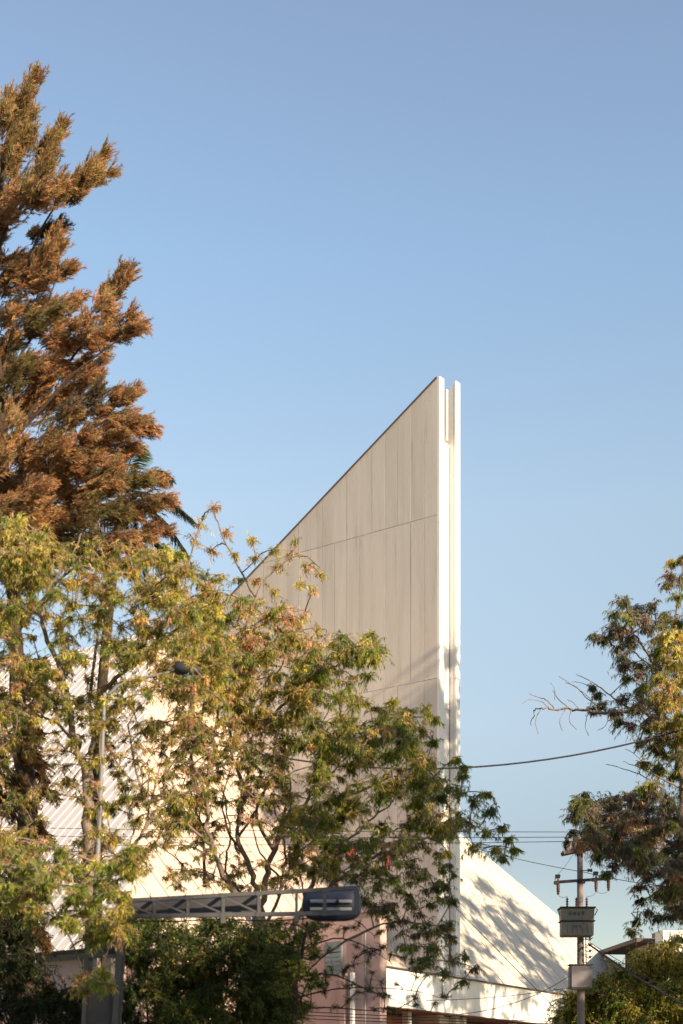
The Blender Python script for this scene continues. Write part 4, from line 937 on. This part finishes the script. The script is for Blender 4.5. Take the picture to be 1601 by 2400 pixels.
t.clumps(at([(1560, 1490, 26), (1545, 1530, 26), (1550, 1590, 28), (1545, 1630, 22), (1590, 1490, 30), (1550, 1700, 24), (1590, 1530, 34), (1580, 1560, 36), (1600, 1590, 38), (1570, 1610, 32), (1590, 1640, 38), (1560, 1650, 30), (1600, 1680, 38), (1575, 1700, 34), (1600, 1730, 34), (1620, 1600, 40), (1630, 1680, 40)], D7 - 1.8, .6), gold, twigs=22, leaves=13, ll=.20, lw=.038, droop=.6)
t.clumps(at([(1530, 1750, 26), (1560, 1730, 28), (1510, 1790, 20), (1550, 1810, 28), (1590, 1800, 34), (1610, 1770, 34), (1500, 1850, 20), (1590, 1770, 36), (1560, 1770, 30), (1540, 1800, 32), (1580, 1820, 36), (1600, 1860, 34), (1530, 1840, 26), (1560, 1870, 30)], D7, .8), [(3, GREEN), (2, OLIVE), (1, BRN)], twigs=17, leaves=12, ll=.20, lw=.036, droop=.8)
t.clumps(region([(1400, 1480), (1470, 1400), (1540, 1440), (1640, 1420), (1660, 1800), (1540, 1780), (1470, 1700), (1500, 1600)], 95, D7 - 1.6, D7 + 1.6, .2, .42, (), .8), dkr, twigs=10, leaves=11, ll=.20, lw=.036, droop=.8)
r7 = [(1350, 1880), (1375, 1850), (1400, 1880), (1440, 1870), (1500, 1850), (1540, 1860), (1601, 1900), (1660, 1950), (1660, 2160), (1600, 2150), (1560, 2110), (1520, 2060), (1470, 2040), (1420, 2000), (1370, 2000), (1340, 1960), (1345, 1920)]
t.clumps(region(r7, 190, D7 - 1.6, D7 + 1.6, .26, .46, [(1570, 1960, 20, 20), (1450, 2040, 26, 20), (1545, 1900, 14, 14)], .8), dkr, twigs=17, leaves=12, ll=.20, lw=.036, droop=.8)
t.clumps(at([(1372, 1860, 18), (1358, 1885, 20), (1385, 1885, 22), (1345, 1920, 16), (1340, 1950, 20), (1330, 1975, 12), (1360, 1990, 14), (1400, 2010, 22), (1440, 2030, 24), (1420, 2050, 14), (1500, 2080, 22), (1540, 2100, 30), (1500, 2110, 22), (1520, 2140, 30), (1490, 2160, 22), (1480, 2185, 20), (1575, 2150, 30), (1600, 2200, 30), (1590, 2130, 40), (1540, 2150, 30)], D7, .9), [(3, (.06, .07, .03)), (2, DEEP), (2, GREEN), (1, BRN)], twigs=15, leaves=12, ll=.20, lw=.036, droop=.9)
t.done()

# ---- 8 bushes at the bottom right
shrub('rounded dark green bush at the foot of the utility pole', [(1300, 2400), (1330, 2340), (1380, 2310), (1430, 2290), (1470, 2275), (1500, 2300), (1530, 2330), (1500, 2420), (1300, 2440)], 90, 56, 60, [(3, GREEN), (3, OLIVE), (1, DEEP), (.5, ORA)], 1400, r=(.4, .7), ll=.16, lw=.06, tw=34, name='round_bush', group='bushes at the lower right')
shrub('yellow-green bush in front of the modern house', [(1490, 2260), (1510, 2235), (1530, 2255), (1550, 2240), (1565, 2215), (1590, 2205), (1620, 2240), (1640, 2420), (1480, 2420), (1490, 2340)], 115, 57, 61, [(3, OLIVE), (2, YEL), (3, GREEN), (1, LIME)], 1570, r=(.4, .7), ll=.16, lw=.06, tw=34, name='round_bush', holes=[(1530, 2310, 16, 20)], group='bushes at the lower right')

# ---- 9 street trees standing to the right of the view; their shadows fall into it
t = Tree('street_tree', 'tall street tree standing outside the right edge of the view', Vector((23, 12, 0)), group='street trees to the right')
bs = Vector((23, 12, 0))
t.limb([bs, bs + Vector((.2, 0, 5)), bs + Vector((-.2, .2, 11)), bs + Vector((0, 0, 16))], .3, .08, 'trunk', .05)
for k in range(6):
    a = k * 1.05; t.limb([bs + Vector((0, 0, 5 + k)), bs + Vector((1.6 * math.cos(a), 1.6 * math.sin(a), 8 + k)), bs + Vector((3.4 * math.cos(a), 3.4 * math.sin(a), 11 + k))], .09, .02, 'branch', .08)
cl = []
for k in range(85):
    d = sphere(1)[0] * (random.random() ** .5); cl.append((np.array([23 + d[0] * 4, 12 + d[1] * 4, 12 + d[2] * 6.5]), (1.0, 1.0, .8)))
t.clumps(cl, [(3, GREEN), (1, OLIVE)], twigs=16, leaves=9, ll=.34, lw=.13, droop=.5); t.done()
proto = t.root; kids = [o for o in bpy.data.objects if o.parent == proto]
def stand(x, y, s_, rz):
    r = proto.copy(); COL.objects.link(r); r.location = (x, y, 0); r.scale = (s_, s_, s_); r.rotation_euler = (0, 0, rz)
    for k_ in kids:
        c = k_.copy(); COL.objects.link(c); c.parent = r
for x, y, s_, rz in ((24, 2, 1.1, 1), (19, 6, .93, .5), (19.5, 12.5, .93, 1.4), (17.5, 17.5, .9, 2.7), (18, .5, .93, 3.4), (19, 20, 1.15, 2), (21, 29, 1.0, 3), (21, 39, 1.08, 4), (25, 46, 1.15, 5), (30, 75, 1.5, 2.2), (26.5, 60, 2.0, .6)):
    stand(x, y, s_, rz)
